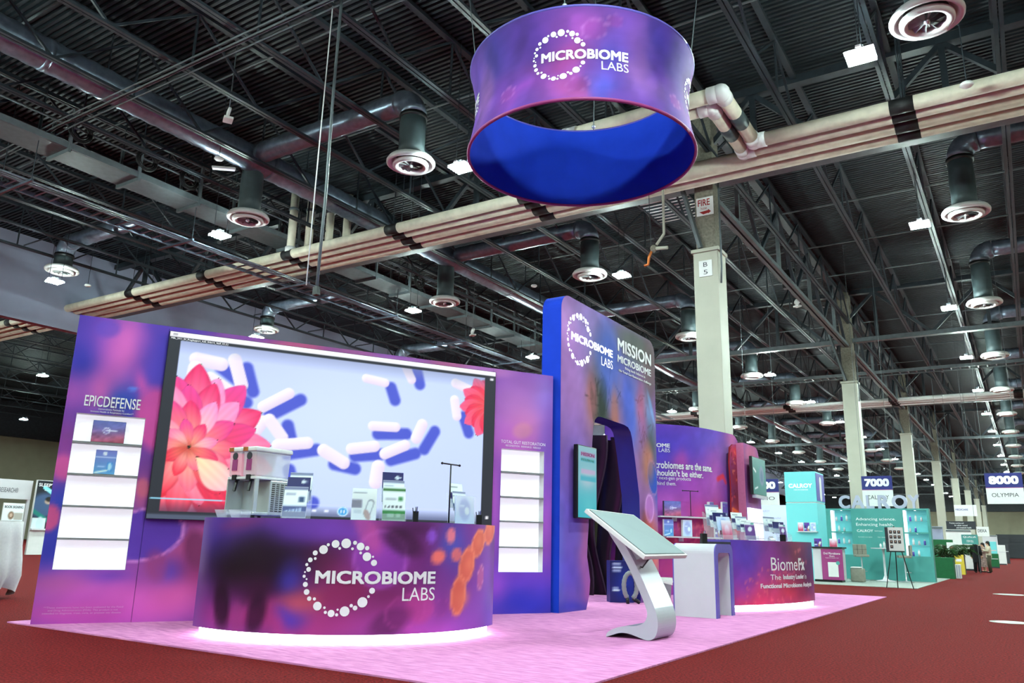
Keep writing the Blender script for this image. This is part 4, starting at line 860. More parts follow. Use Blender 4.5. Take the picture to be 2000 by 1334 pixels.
def paint_c1(c, s1):
    def sp(deg): return R(deg + 103) * 1.58
    c.warp(0.08, 0.7, 41); B = lambda d, z, rx, ry, col, a=1.0: c.blob(sp(d), z, rx, ry, col, a)
    B(-40, 0.55, 4, 4, (116, 52, 124)); B(-92, 0.85, 0.35, 0.35, (62, 50, 140), 0.95); B(-100, 0.6, 0.12, 0.5, (120, 84, 140), 0.8); B(-70, 0.9, 0.7, 0.18, (92, 54, 158), 0.95); B(-50, 0.95, 0.5, 0.12, (120, 66, 178), 0.9); B(-82, 1.0, 0.25, 0.07, (130, 52, 110), 0.7)
    B(-82, 0.6, 0.42, 0.26, (30, 18, 32), 0.99); B(-70, 0.62, 0.3, 0.2, (30, 16, 30), 0.95); B(-66, 0.72, 0.5, 0.14, (36, 18, 40), 0.95); B(-50, 0.7, 0.3, 0.14, (60, 26, 50), 0.85); B(-75, 0.4, 0.3, 0.2, (52, 20, 48), 0.9); B(-63, 0.55, 0.13, 0.16, (48, 56, 168), 0.9)
    B(-90, 0.22, 0.3, 0.2, (140, 50, 130), 0.9); B(-75, 0.16, 0.5, 0.12, (176, 56, 130), 0.9); B(-60, 0.2, 0.35, 0.14, (176, 52, 110), 0.85); B(-58, 0.36, 0.14, 0.12, (214, 96, 90), 0.85); B(-45, 0.5, 0.4, 0.25, (146, 46, 92), 0.85); B(-50, 0.18, 0.3, 0.14, (150, 50, 110), 0.8); B(-60, 0.22, 0.1, 0.08, (66, 56, 170), 0.8)
    B(-36, 0.72, 0.28, 0.22, (150, 60, 168), 0.9); B(-37, 0.9, 0.1, 0.18, (210, 80, 150), 0.8); B(-28, 0.95, 0.22, 0.12, (70, 32, 66), 0.85); B(-22, 0.75, 0.25, 0.2, (110, 44, 110), 0.85); B(-30, 0.3, 0.4, 0.2, (120, 40, 90), 0.9); B(-26, 0.14, 0.45, 0.12, (176, 66, 160), 0.9); B(-12, 0.18, 0.3, 0.2, (190, 80, 190), 0.85); B(-10, 0.85, 0.2, 0.2, (70, 84, 176), 0.8)
    B(10, 0.5, 0.3, 0.6, (140, 74, 176), 0.9); B(0, 0.3, 0.3, 0.3, (150, 76, 180), 0.8); B(14, 0.2, 0.2, 0.25, (110, 70, 186), 0.8)
    c.ell(sp(-36), 0.72, 0.24, 0.24, (146, 62, 176), 0.55, 0, 0.3, (190, 96, 200), 0.07); c.ell(sp(-22), 0.32, 0.14, 0.14, (190, 66, 140), 0.7, 0, 0.4)
    c.ell(sp(-11), 0.93, 0.055, 0.07, (236, 120, 130), 0.9, 0, 0.5); c.ell(sp(-16), 0.74, 0.08, 0.06, (236, 110, 100), 0.95, 0.3, 0.5); c.ell(sp(-8), 0.76, 0.07, 0.06, (230, 110, 110), 0.9, 0, 0.5); c.ell(sp(-19), 0.92, 0.05, 0.06, (140, 80, 200), 0.8, 0, 0.6)
    for d, z, a, rx, ry in ((13, 0.98, 0.6, 0.15, 0.1), (4, 0.87, 0.9, 0.14, 0.1), (-2.5, 0.67, 1.25, 0.165, 0.105), (-6.5, 0.4, 1.45, 0.17, 0.095)): c.ell(sp(d), z, rx, ry, (226, 98, 78), 0.95, a, 0.25, (240, 130, 104), 0.12); c.blob(sp(d) + 0.03, z + 0.03, 0.08, 0.07, (240, 128, 96), 0.6)
    c.ell(sp(6), 0.55, 0.11, 0.06, (196, 96, 150), 0.8, 1.4, 0.4, (220, 140, 180), 0.1)
    for d, z, rx, ry, col, a, an in ((-88, 0.3, 0.1, 0.2, (40, 18, 40), 0.8, 0.2), (-74, 0.25, 0.09, 0.17, (44, 18, 44), 0.75, -0.2), (-81, 0.2, 0.06, 0.14, (150, 56, 120), 0.6, 0.1), (-47, 0.42, 0.2, 0.12, (130, 40, 80), 0.6, 0.3), (-32, 0.2, 0.2, 0.1, (84, 30, 76), 0.7, 0.4), (-41, 0.95, 0.08, 0.2, (206, 82, 150), 0.5, 0.5), (-29, 0.86, 0.2, 0.1, (64, 30, 60), 0.7, -0.4)): c.ell(sp(d), z, rx, ry, col, a, an, 0.6)
    for d, z, r_ in ((-27, 0.28, 0.2), (-14, 0.3, 0.1)): c.ell(sp(d), z, r_, r_ * 0.7, (150, 52, 120), 0.2, 0.3, 0.3, (214, 92, 170), 0.06)
    c.speck(0.06, 1.1, 43)
C1 = (-6.07, 6.35)
counter1, mp1 = arc_counter('reception_counter', 'curved purple printed counter with the white ring logo and glowing base', C1[0], C1[1], 1.58, -103, 18.5, 1.04, paint_c1, [(-5.05, 7.3), (-5.9, 6.55), (-6.75, 5.15)])
def s1(deg): return R(deg + 103) * 1.58
logo(counter1, s1(-48.6), 0.555, 0.302, M['ink'], mp1(0.007), 3.55, top=0.2, low=-0.16)

# ------------------------------------------------------------------ second curved counter
def paint_c2(c, sl):
    c.warp(0.1, 0.8, 51); B = c.blob
    B(1.1, 0.5, 3, 3, (150, 58, 110)); B(0.3, 0.85, 0.6, 0.35, (84, 64, 168), 0.95); B(0.1, 0.4, 0.5, 0.4, (110, 62, 170), 0.9); B(0.9, 0.7, 0.35, 0.25, (150, 60, 150), 0.85); B(0.6, 0.25, 0.6, 0.25, (200, 66, 120), 0.95); B(0.4, 0.12, 0.5, 0.12, (214, 60, 96), 0.9)
    B(1.3, 0.2, 0.5, 0.2, (206, 62, 84), 0.9); B(1.5, 0.85, 0.35, 0.25, (130, 62, 80), 0.9); B(1.2, 0.85, 0.25, 0.2, (96, 48, 100), 0.8); B(2.0, 0.5, 0.3, 0.5, (86, 40, 96), 0.9); B(2.2, 0.8, 0.2, 0.3, (60, 44, 120), 0.9); B(1.75, 0.3, 0.3, 0.25, (150, 44, 80), 0.8); B(1.9, 0.12, 0.4, 0.1, (180, 60, 90), 0.8)
    for i in range(40):
        x, y = RNG.uniform(0.2, 1.5), RNG.uniform(0.12, 0.6); c.ell(x, y, 0.03, 0.018, (232, 110, 120), 0.5, RNG.uniform(0, 3), 0.6)
    for i in range(8): c.ell(RNG.uniform(1.5, 2.0), RNG.uniform(0.6, 0.9), 0.03, 0.03, (226, 120, 120), 0.6, 0, 0.6)
    c.speck(0.05, 3, 53)
C2 = (-7.22, 13.59)
counter2, mp2 = arc_counter('analysis_counter', 'curved purple and red counter lettered BiomeFx with a glowing base', C2[0], C2[1], 4.21, -31, 1, 0.98, paint_c2, [(-3.5, 13.62), (-4.15, 11.68)])
def s2(deg): return R(deg + 31) * 4.21
lettering(counter2, 'Biome', s2(-20), s2(-9.6), 0.56, 0.748, M['ink'], mp2(0.007), -0.012)
lettering(counter2, 'Fx', s2(-9.1), s2(-5.8), 0.56, 0.74, M['ink'], mp2(0.007), 0.03)
lettering(counter2, 'The', s2(-20.4), s2(-16.8), 0.432, 0.506, M['ink'], mp2(0.007), 0.0)
lettering(counter2, 'Industry Leader', s2(-16), s2(-6.6), 0.415, 0.506, M['ink'], mp2(0.007), 0.03)
lettering(counter2, 'in', s2(-6.0), s2(-5.0), 0.432, 0.5, M['ink'], mp2(0.007), 0.0)
lettering(counter2, 'Functional Microbiome Analysis', s2(-23.6), s2(-1.8), 0.298, 0.382, M['ink'], mp2(0.007), 0.03)

# ------------------------------------------------------------------ curved back wall with shelves
PL = np.array([(-6.6, 13.55), (-6.15, 13.8), (-5.78, 14.12), (-5.5, 14.42), (-5.32, 14.69), (-5.18, 15.05), (-5.08, 15.5), (-5.0, 15.9), (-4.94, 16.3), (-4.93, 16.4)])
def _cat(P, k=8):
    Q = []
    for i in range(len(P) - 1):
        p0, p1, p2, p3 = P[max(i - 1, 0)], P[i], P[i + 1], P[min(i + 2, len(P) - 1)]
        for j in range(k):
            t = j / k; Q.append(0.5 * (2 * p1 + (p2 - p0) * t + (2 * p0 - 5 * p1 + 4 * p2 - p3) * t * t + (3 * p1 - p0 - 3 * p2 + p3) * t ** 3))
    Q.append(P[-1]); return np.array(Q)
PC = _cat(PL); PS = np.r_[0, np.cumsum(np.hypot(*np.diff(PC, axis=0).T))]; SEND = float(PS[-1])
def wmap(off):
    tx = np.gradient(PC[:, 0], PS); ty = np.gradient(PC[:, 1], PS); n = np.hypot(tx, ty); nx, ny = ty / n, -tx / n
    def f(s_, z):
        x = np.interp(s_, PS, PC[:, 0] + nx * off); y = np.interp(s_, PS, PC[:, 1] + ny * off)
        return np.stack([x - PL[0][0], y - PL[0][1], z], -1)
    return f
bw = thing('curved_wall', 'curved purple back wall with white slogan lettering and shelves', 'booth wall', (PL[0][0], PL[0][1], 0.012))
out3 = [(0, 0), (SEND, 0)] + corner(SEND - 0.3, 3.1 - 0.3, 0.3, 0, math.pi / 2) + [(0, 3.1)]
c = Canvas(0, SEND, 0, 3.1, 0.032); c.warp(0.12, 0.5, 61); B = c.blob
B(2, 2, 4, 4, (120, 60, 150)); B(1.2, 2.7, 1.0, 0.5, (84, 66, 182), 0.95); B(2.2, 2.9, 0.6, 0.4, (92, 76, 178), 0.9); B(2.9, 2.6, 0.4, 0.4, (120, 84, 150), 0.9); B(1.0, 2.2, 0.5, 0.3, (86, 62, 172), 0.9); B(1.7, 2.0, 0.6, 0.35, (160, 70, 168), 0.9); B(2.4, 2.2, 0.4, 0.5, (170, 84, 160), 0.85); B(1.2, 1.6, 0.5, 0.3, (190, 86, 180), 0.9); B(1.9, 1.5, 0.4, 0.3, (180, 60, 130), 0.85); B(1.3, 1.1, 0.6, 0.25, (206, 76, 150), 0.9); B(1.1, 0.95, 0.25, 0.15, (150, 50, 50), 0.8); B(2.2, 1.0, 0.6, 0.4, (206, 60, 80), 0.9); B(2.5, 1.5, 0.3, 0.3, (190, 60, 90), 0.8); B(3.2, 2.9, 0.25, 0.4, (190, 96, 140), 0.8); B(1.5, 2.45, 0.14, 0.2, (186, 72, 150), 0.7); B(2, 0.5, 2, 0.4, (190, 50, 90), 0.8)
for i in range(60): c.ell(RNG.uniform(1.2, 2.3), RNG.uniform(0.9, 1.3), 0.05, 0.025, (232, 110, 130), 0.4, RNG.uniform(0, 3), 0.6)
for x, z in ((2.35, 1.35), (2.55, 1.25), (2.62, 1.45)): c.ell(x, z, 0.09, 0.16, (214, 76, 70), 0.6, 0.3, 0.4, (240, 130, 90), 0.14)
c.cap(2.55, 2.15, 2.75, 2.22, 0.05, (226, 60, 84), 0.9, 0.03); c.cap(2.75, 2.22, 2.85, 2.1, 0.04, (226, 60, 84), 0.9, 0.03)
c.speck(0.05, 2.0, 63)
c.build('printed_face', M['art'], bw, wmap(0.0), outline=out3)
k = Canvas(0, SEND, 0, 3.1, 0.1, (70, 50, 130)); k.build('back_face', M['art'], bw, wmap(-0.12), outline=out3)
eo = [(SEND, 0)] + corner(SEND - 0.3, 2.8, 0.3, 0, math.pi / 2) + [(0, 3.1)]; V = []
for s_, z in eo + [(SEND * (1 - i / 30), 3.1) for i in range(1)]:
    V += [tuple(wmap(0.0)(np.array(s_), np.array(z))), tuple(wmap(-0.12)(np.array(s_), np.array(z)))]
eo2 = [(SEND, 0)] + corner(SEND - 0.3, 2.8, 0.3, 0, math.pi / 2) + [(SEND * (1 - i / 40), 3.1) for i in range(4, 41)]; V = []
for s_, z in eo2: V += [tuple(wmap(0.0)(np.array(s_), np.array(z))), tuple(wmap(-0.12)(np.array(s_), np.array(z)))]
MB().add(V, [(2 * i, 2 * i + 1, 2 * i + 3, 2 * i + 2) for i in range(len(eo2) - 1)]).build('edge_band', M['rose'], bw, True)
W3 = wmap(0.006)
lettering(bw, 'MICROBIOME', 0.46, 1.25, 2.658, 2.735, M['ink'], W3, 0.03); lettering(bw, 'LABS', 1.02, 1.25, 2.57, 2.642, M['ink'], W3, 0.0)
lettering(bw, 'No two microbiomes are the same.', 0.32, 2.33, 2.262, 2.402, M['ink'], W3, 0.022)
lettering(bw, 'Your care shouldn\'t be either.', 0.32, 2.02, 2.125, 2.245, M['ink'], W3, 0.022)
lettering(bw, 'Take a look at our next-gen products', 0.3, 1.69, 2.04, 2.122, M['ink'], W3, 0.0)
lettering(bw, 'and the science behind them.', 0.3, 1.36, 1.955, 2.025, M['ink'], W3, 0.0)
def curved_shelf(s0_, s1_, z, d):
    ss = np.linspace(s0_, s1_, 14); a = wmap(0.002)(ss, np.full_like(ss, z)); b = wmap(d)(ss, np.full_like(ss, z))
    sh = MB().prism([tuple(p[:2]) for p in a] + [tuple(p[:2]) for p in b[::-1]], z - 0.025, z, 'xy').build('shelf', M['white'], bw)
    for q in (0.2, 0.75):
        p = wmap(0.03)(np.array(s0_ + (s1_ - s0_) * q), np.array(z)); MB().box(p[0] - 0.02, p[0] + 0.05, p[1] - 0.05, p[1] + 0.02, z - 0.09, z - 0.025).build('bracket', M['white'], sh)
curved_shelf(0.95, 2.62, 1.39, 0.2); curved_shelf(1.05, 2.85, 1.03, 0.22)

# red bacteria cut-out standing off the curved wall
rp = thing('bacteria_cutout', 'red bacteria art cut-out panel standing off the curved wall', 'panel', (PL[0][0], PL[0][1], 0.012))
so = [(2.80, 0.9), (3.3, 0.9), (3.33, 1.5), (3.36, 2.2), (3.38, 2.6), (3.34, 2.82), (3.2, 2.88), (3.0, 2.87), (2.88, 2.8), (2.83, 2.5), (2.86, 2.0), (2.82, 1.4)]
c = Canvas(2.7, 3.45, 0.9, 2.92, 0.022); c.warp(0.06, 1.5, 71); c.blob(3.1, 2.7, 0.4, 0.25, (216, 62, 76)).blob(3.1, 2.2, 0.4, 0.4, (140, 40, 56), 0.95).blob(3.1, 1.75, 0.4, 0.25, (110, 34, 50), 0.9).blob(3.15, 1.45, 0.3, 0.2, (206, 84, 60), 0.9).blob(3.0, 1.2, 0.3, 0.3, (196, 40, 60), 0.95).blob(3.25, 1.3, 0.12, 0.1, (190, 70, 150), 0.8)
for i in range(46): c.ell(RNG.uniform(2.75, 3.4), RNG.uniform(1.0, 2.85), RNG.uniform(0.02, 0.07), RNG.uniform(0.015, 0.03), ((224, 84, 80), (96, 26, 40), (236, 130, 90))[i % 3], 0.5, RNG.uniform(0, 3), 0.5)
c.cap(2.9, 1.58, 3.3, 1.44, 0.04, (236, 120, 50), 0.9, 0.03, (190, 60, 50)); c.build('printed_face', M['art'], rp, wmap(0.11), outline=so)
c2_ = Canvas(2.7, 3.45, 0.9, 2.92, 0.05, (120, 30, 46)); c2_.build('back_face', M['art'], rp, wmap(0.08), outline=so)
V = []
for s_, z in so: V += [tuple(wmap(0.11)(np.array(s_), np.array(z))), tuple(wmap(0.08)(np.array(s_), np.array(z)))]
n_ = len(so); MB().add(V, [(2 * i, 2 * i + 1, (2 * i + 3) % (2 * n_), (2 * i + 2) % (2 * n_)) for i in range(n_)]).build('edge_band', M['inkred'], rp)
for z in (1.4, 2.4): q = wmap(0.04)(np.array(3.1), np.array(z)); MB().box(q[0] - 0.03, q[0] + 0.03, q[1] - 0.05, q[1] + 0.05, z - 0.03, z + 0.03).build('stand_off', M['dark'], rp)
MB().box(*( (lambda q: (q[0] - 0.04, q[0] + 0.04, q[1] - 0.1, q[1] + 0.1))(wmap(0.095)(np.array(3.05), np.array(0.5)))), 0.0, 0.92).build('foot', M['dark'], rp)

# end panel with its display and light box
ep = thing('end_panel', 'pink end panel with a round corner beside the curved wall', 'booth wall', (-4.72, 16.02, 0.012), R(90))
eo = [(0, 0), (1.06, 0), (1.06, 2.68)] + corner(1.06 - 0.25, 2.66, 0.25, 0, math.pi / 2) + [(0, 2.91)]
MB().prism(eo, 0, 0.16).build('shell', M['rose'], ep)
c = Canvas(0, 1.06, 0, 2.91, 0.035); c.warp(0.06, 0.8, 81); c.blob(0.5, 2.7, 0.8, 0.5, (190, 90, 130)).blob(0.5, 2.0, 0.6, 0.5, (130, 60, 100), 0.9).blob(0.5, 1.4, 0.7, 0.5, (176, 110, 160), 0.9).blob(0.5, 0.5, 0.8, 0.6, (170, 70, 130), 0.9).speck(0.05, 2, 82)
c.build('printed_face', M['art'], ep, flat(-0.003), outline=eo)
n = MB().box(0.03, 0.98, -0.05, -0.006, 0.75, 1.63).build('light_box', M['lit'], ep)
for z in (1.05, 1.35): MB().box(0.03, 0.98, -0.08, -0.05, z - 0.012, z).build('shelf', M['white'], n)
t2 = thing('wall_display', 'small teal display tilted out from the pink end panel', 'screen', (-4.6, 16.06, 0), R(90))
MB().box(0.02, 0.98, -0.02, 0.04, 1.9, 2.66).build('casing', M['black'], t2, bevel=0.006); MB().box(0.35, 0.65, 0.04, 0.117, 2.1, 2.5).build('wall_bracket', M['black'], t2)
c = Canvas(0.035, 0.965, 1.915, 2.645, 0.02, (44, 128, 122)); c.blob(0.6, 2.3, 0.3, 0.25, (60, 150, 146), 0.8); c.ell(0.66, 2.3, 0.16, 0.2, (120, 130, 170), 0.7, 0, 0.3); c.ell(0.66, 2.3, 0.09, 0.12, (60, 110, 140), 0.7, 0, 0.3); c.cap(0.1, 2.42, 0.25, 2.36, 0.02, (220, 240, 240)); c.cap(0.15, 2.02, 0.35, 2.06, 0.015, (220, 240, 240))
c.build('picture', M['lcd'], t2, flat(-0.022))
MB().box(0.1, 0.9, -0.05, 0.03, 1.84, 1.9).build('sound_bar', M['silver'], t2)

# ------------------------------------------------------------------ waterfall table
wt = thing('waterfall_table', 'white arched waterfall table with purple edges next to the analysis counter', 'table', (-3.71, 10.54, 0.012))
HY, HZ, TT = 0.36, 0.905, 0.11
arch = [(-HY, 0)] + corner(-HY + 0.12, HZ - 0.12, 0.12, math.pi, math.pi / 2) + corner(HY - 0.12, HZ - 0.12, 0.12, math.pi / 2, 0) + [(HY, 0), (HY - TT, 0)] + corner(HY - TT - 0.06, HZ - TT - 0.06, 0.06, 0, math.pi / 2, 5) + corner(-HY + TT + 0.06, HZ - TT - 0.06, 0.06, math.pi / 2, math.pi, 5) + [(-HY + TT, 0)]
MB().prism(arch, -0.27, 0.27, 'yz').build('arch_body', M['white'], wt)
for x in (0.27, -0.285): MB().prism([(a * 1.0, b) for a, b in arch], x, x + 0.015, 'yz').build('edge_band', M['violet'], wt)

# ------------------------------------------------------------------ touch kiosk
kx, ky = -3.35, 7.65
ks = thing('touch_kiosk', 'silver touch-screen kiosk with a slanted display on a curved foot', 'kiosk', (kx, ky, 0.012))
prof = [(-3.61,0),(-3.61,0),(-3.61,0.0),(-3.61,.03),(-3.575,.06),(-3.51,.09),(-3.41,.115),(-3.30,.12),(-3.215,.15),(-3.175,.21),(-3.185,.30),(-3.40,.74),(-3.64,1.07),(-3.575,1.115),(-3.33,.775),(-3.115,.34),(-3.075,.22),(-3.07,.12),(-3.095,.04),(-3.14,.005),(-3.2,0.0),(-3.28,.025),(-3.38,.05),(-3.47,.05),(-3.55,.02)]
def chaikin(P, k=2):
    for _ in range(k):
        Q = []
        for i in range(len(P)):
            a, b = P[i], P[(i + 1) % len(P)]; Q += [(0.75 * a[0] + 0.25 * b[0], 0.75 * a[1] + 0.25 * b[1]), (0.25 * a[0] + 0.75 * b[0], 0.25 * a[1] + 0.75 * b[1])]
        P = Q
    return P
MB().prism([(x - kx, max(z, 0.0)) for x, z in chaikin(prof)], -0.235, 0.235).build('stand', M['silver'], ks)
FH, FL, BH, BL_ = (Vector(p) - Vector((kx, ky, 0))  for p in ((-3.72, 7.2, 1.215), (-3.09, 7.2, 0.775), (-3.61, 8.1, 1.19), (-3.01, 8.1, 0.785)))
nrm = (FL - FH).cross(BH - FH).normalized()
if nrm.z < 0: nrm = -nrm
def slab(a, b, t0, t1, ins, name, m, bev=0):
    c_ = (FH + FL + BH + BL_) / 4; P = [p + (c_ - p).normalized() * ins for p in (FH, FL, BL_, BH)]
    V = [p + nrm * t0 for p in P] + [p + nrm * t1 for p in P]
    return MB().add(V, [(3, 2, 1, 0), (4, 5, 6, 7), (0, 1, 5, 4), (1, 2, 6, 5), (2, 3, 7, 6), (3, 0, 4, 7)]).build(name, m, ks, bevel=bev)
slab(0, 0, -0.045, 0.0, 0, 'display_frame', M['matte'], 0.008); slab(0, 0, 0.0, 0.003, 0.035, 'bezel', M['dark']); slab(0, 0, 0.003, 0.005, 0.05, 'glass', M['glass'])
MB().prism([(x - kx, z) for x, z in ((-3.60, 1.02), (-3.3, 0.86), (-3.22, 0.78), (-3.36, 0.7), (-3.46, 0.8))], -0.16, 0.16).build('tilt_bracket', M['silver'], ks)
MB().tube([(0.02, -0.1, 0.78), (0.03, -0.12, 0.68), (0.09, -0.14, 0.66), (0.14, -0.1, 0.74), (0.2, -0.05, 0.78)], 0.008, 6).build('cable', M['black'], ks, True)
MB().tube([(0.06, 0.215, 0.6), (0.12, 0.22, 0.4), (0.16, 0.22, 0.18), (0.16, 0.3, 0.01)], 0.008, 6).build('cable', M['black'], ks, True)

# ------------------------------------------------------------------ things on the counters and shelves
def card(c, w, h, paint, step=0.02, m='gloss', thick=0.006, name='sheet', parent=None, lean=0.0, x=0, y=0, z=0):
    """a printed sheet of card standing at x, y, z of its thing, leaning back by lean"""
    cv = Canvas(-w / 2, w / 2, 0, h, step, (232, 232, 236)); paint(cv)
    L = lambda off: (lambda u, v: np.stack([x + u, y + off + v * math.sin(lean), z + v * math.cos(lean)], -1))
    o = cv.build(name, M[m], parent, L(0.0))
    b_ = Canvas(-w / 2, w / 2, 0, h, max(w, h), (206, 208, 214)); b_.build('backing', M['gloss'], o, L(thick))
    return o
def p_green(c): h = c.y.max(); c.rect(-1, 1, h * 0.86, h * 0.95, (72, 122, 70)); c.rect(-1, 1, 0, h * 0.3, (66, 132, 74)); c.rect(-0.06, 0.0, h * 0.1, h * 0.2, (120, 170, 130)); c.rect(0.02, 0.06, h * 0.1, h * 0.2, (120, 170, 130)); [c.ell(-0.08 + 0.035 * i, h * 0.4, 0.012, 0.012, (110, 112, 118)) for i in range(5)]; c.rect(0.04, 0.08, h * 0.58, h * 0.7, (70, 140, 80)); c.rect(-0.08, 0.02, h * 0.6, h * 0.66, (176, 178, 182))
def p_navy(c): h = c.y.max(); c.c[:] = (44, 42, 100); c.rect(-1, 1, h * 0.0, h * 0.45, (196, 198, 206)); c.ell(0.04, h * 0.82, 0.018, 0.018, (210, 210, 220), 1, 0, 0.3); c.rect(0.05, 0.08, h * 0.8, h * 0.84, (220, 220, 230))
def p_slate(c): h = c.y.max(); c.rect(-1, 1, h * 0.9, h, (110, 112, 150)); c.rect(-1, 1, 0, h * 0.38, (84, 92, 138)); c.rect(0.03, 0.08, h * 0.5, h * 0.68, (58, 82, 120)); c.rect(-0.09, 0.0, h * 0.74, h * 0.78, (120, 124, 150)); [c.rect(-0.08 + 0.03 * i, -0.06 + 0.03 * i, h * 0.2, h * (0.24 + 0.02 * i), (180, 190, 214)) for i in range(5)]
def p_sheet(c): h = c.y.max(); c.rect(-0.1, 0.02, h * 0.84, h * 0.88, (120, 124, 140)); c.rect(-1, -0.02, h * 0.38, h * 0.64, (64, 50, 100)); c.rect(-0.09, -0.02, h * 0.2, h * 0.32, (196, 200, 206)); c.cap(0.03, h * 0.2, 0.06, h * 0.55, 0.03, (70, 74, 84)); c.cap(0.033, h * 0.22, 0.058, h * 0.53, 0.024, (228, 230, 234)); c.ell(0.03, h * 0.16, 0.025, 0.05, (176, 122, 100), 1, 0.4, 0.3)
def p_lav(c): h = c.y.max(); c.grad((190, 206, 232), (206, 208, 236)); c.ell(0, h * 0.5, 0.07, h * 0.4, (150, 160, 208), 0.8, 0, 0.4); c.ell(0.03, h * 0.45, 0.03, h * 0.14, (226, 230, 244), 0.9, 0, 0.3); c.rect(-0.06, 0.0, h * 0.6, h * 0.64, (230, 232, 246))
def p_pink(c): h = c.y.max(); c.grad((206, 92, 120), (226, 222, 232)); c.ell(0, h * 0.45, 0.05, h * 0.3, (232, 228, 240), 0.8, 0, 0.4); c.blob(0, h * 0.1, 0.15, 0.1, (190, 60, 90), 0.8)
def p_plum(c): h = c.y.max(); c.c[:] = (112, 74, 140); c.ell(0, h * 0.62, 0.05, h * 0.14, (226, 222, 236), 1, 0.3, 0.3); c.rect(-1, 1, h * 0.86, h, (228, 230, 234)); c.rect(0.03, 0.1, h * 0.9, h, (80, 160, 140))
def p_box(c): h = c.y.max(); c.grad((176, 84, 110), (96, 108, 176)); c.speck(0.2, 8, 91); c.blob(0, h * 0.8, 0.2, h * 0.4, (112, 116, 184), 0.7); c.blob(0.12, h * 0.15, 0.1, h * 0.25, (196, 90, 110), 0.6); c.ell(-0.02, h * 0.55, 0.035, 0.035, (220, 214, 236), 0.9, 0, 0.15); c.ell(-0.02, h * 0.55, 0.026, 0.026, (130, 110, 176), 0.9, 0, 0.2); c.rect(-0.03, 0.08, h * 0.53, h * 0.58, (232, 226, 244))
def p_prod(c): h = c.y.max(); c.grad((96, 156, 206), (120, 122, 196)); c.rect(-1, 1, h * 0.68, h * 0.71, (214, 222, 244)); c.rect(0.02, 0.07, h * 0.12, h * 0.5, (60, 140, 206)); c.ell(0.045, h * 0.32, 0.018, 0.04, (186, 220, 240), 0.9, 0, 0.4); c.cap(-0.08, h * 0.06, 0.02, h * 0.16, 0.008, (226, 240, 250)); c.rect(-0.07, 0.0, h * 0.3, h * 0.34, (190, 210, 240)); c.ell(-0.01, h * 0.86, 0.02, 0.02, (226, 228, 246), 0.9, 0, 0.3)

def brochure_rack(label, loc, rotz, w, tiers, deep=0.16):
    """clear stepped rack: base, two side walls, lips, printed leaflets in tiers"""
    t = thing('brochure_rack', label, 'brochure rack', loc, rotz, 'brochure racks')
    MB().box(-w / 2, w / 2, 0, deep, 0, 0.008).build('base', M['acry'], t)
    H = max(h for h, _, _ in tiers)
    for s_ in (-1, 1): MB().prism([(0, 0.008), (deep, 0.008), (deep + 0.05, H * 0.8), (deep + 0.03, H * 0.8), (0, 0.1)], s_ * w / 2 - 0.003, s_ * w / 2 + 0.003, 'yz').build('side_wall', M['acry'], t)
    MB().box(-w / 2, w / 2, 0.0, 0.004, 0.008, 0.07).build('front_lip', M['acry'], t)
    n = len(tiers)
    for i, (h, wf, p) in enumerate(tiers):
        card(None, w * wf, h * 0.62 if i else h, p, 0.012, name='leaflet', parent=t, lean=0.13, x=0.0, y=0.012 + (deep - 0.03) * i / max(1, n - 1), z=0.01 + (h * 0.38 if i else 0))
    return t
CT1 = 1.041
def face(x, y): return math.atan2(y, x) + math.pi / 2       # turn a thing's front toward the aisle viewer
brochure_rack('clear stepped rack of grey and navy leaflets right of the drink dispenser', (-5.56, 5.08, CT1), R(35), 0.22, ((0.28, 0.95, p_slate), (0.37, 0.95, p_navy), (0.42, 0.95, p_slate)), 0.2)
t = thing('sign_holder', 'clear holder with a leaflet picturing a tablet, left of the green leaflet', 'sign holder', (-5.06, 5.45, CT1), R(44))
MB().box(-0.115, 0.115, -0.01, 0.1, 0, 0.006).build('base', M['acry'], t); card(None, 0.22, 0.28, p_sheet, 0.01, name='leaflet', parent=t, lean=0.1, z=0.008); MB().box(-0.115, 0.115, -0.012, -0.008, 0.0, 0.285).build('front_sheet', M['acry'], t)
brochure_rack('clear stepped rack with a green leaflet in front of navy ones', (-4.9, 5.68, CT1), R(50), 0.22, ((0.31, 0.95, p_green), (0.37, 0.9, p_slate), (0.45, 0.9, p_navy)), 0.17)
def pen_cup(label, loc, r=0.035, h=0.1):
    t = thing('pen_cup', label, 'cup', loc, 0, 'pen cups')
    MB().lathe([(0, 0), (r, 0), (r, h), (r - 0.004, h), (r - 0.004, 0.006), (0, 0.006)], n=4).build('cup', M['black'], t)
    for i in range(4): MB().tube([(0.008 * (i - 1.5), 0.006 * ((i * 7) % 3 - 1), 0.01), (0.018 * (i - 1.5), 0.012 * ((i * 5) % 3 - 1), h + 0.03 + 0.01 * (i % 2))], 0.004, 6).build('pen', M[('black', 'dark', 'white', 'navy')[i]], t)
pen_cup('black pen cup right of the green leaflet rack', (-4.77, 5.83, CT1)); pen_cup('black pen cup at the right end of the reception counter', (-4.68, 6.72, CT1), 0.038, 0.1)
pen_cup('black pen cup standing on the white waterfall table', (-3.72, 10.62, 0.919), 0.05, 0.13); pen_cup('black pen cup at the middle of the analysis counter', (-3.22, 12.75, 0.981), 0.045, 0.1)
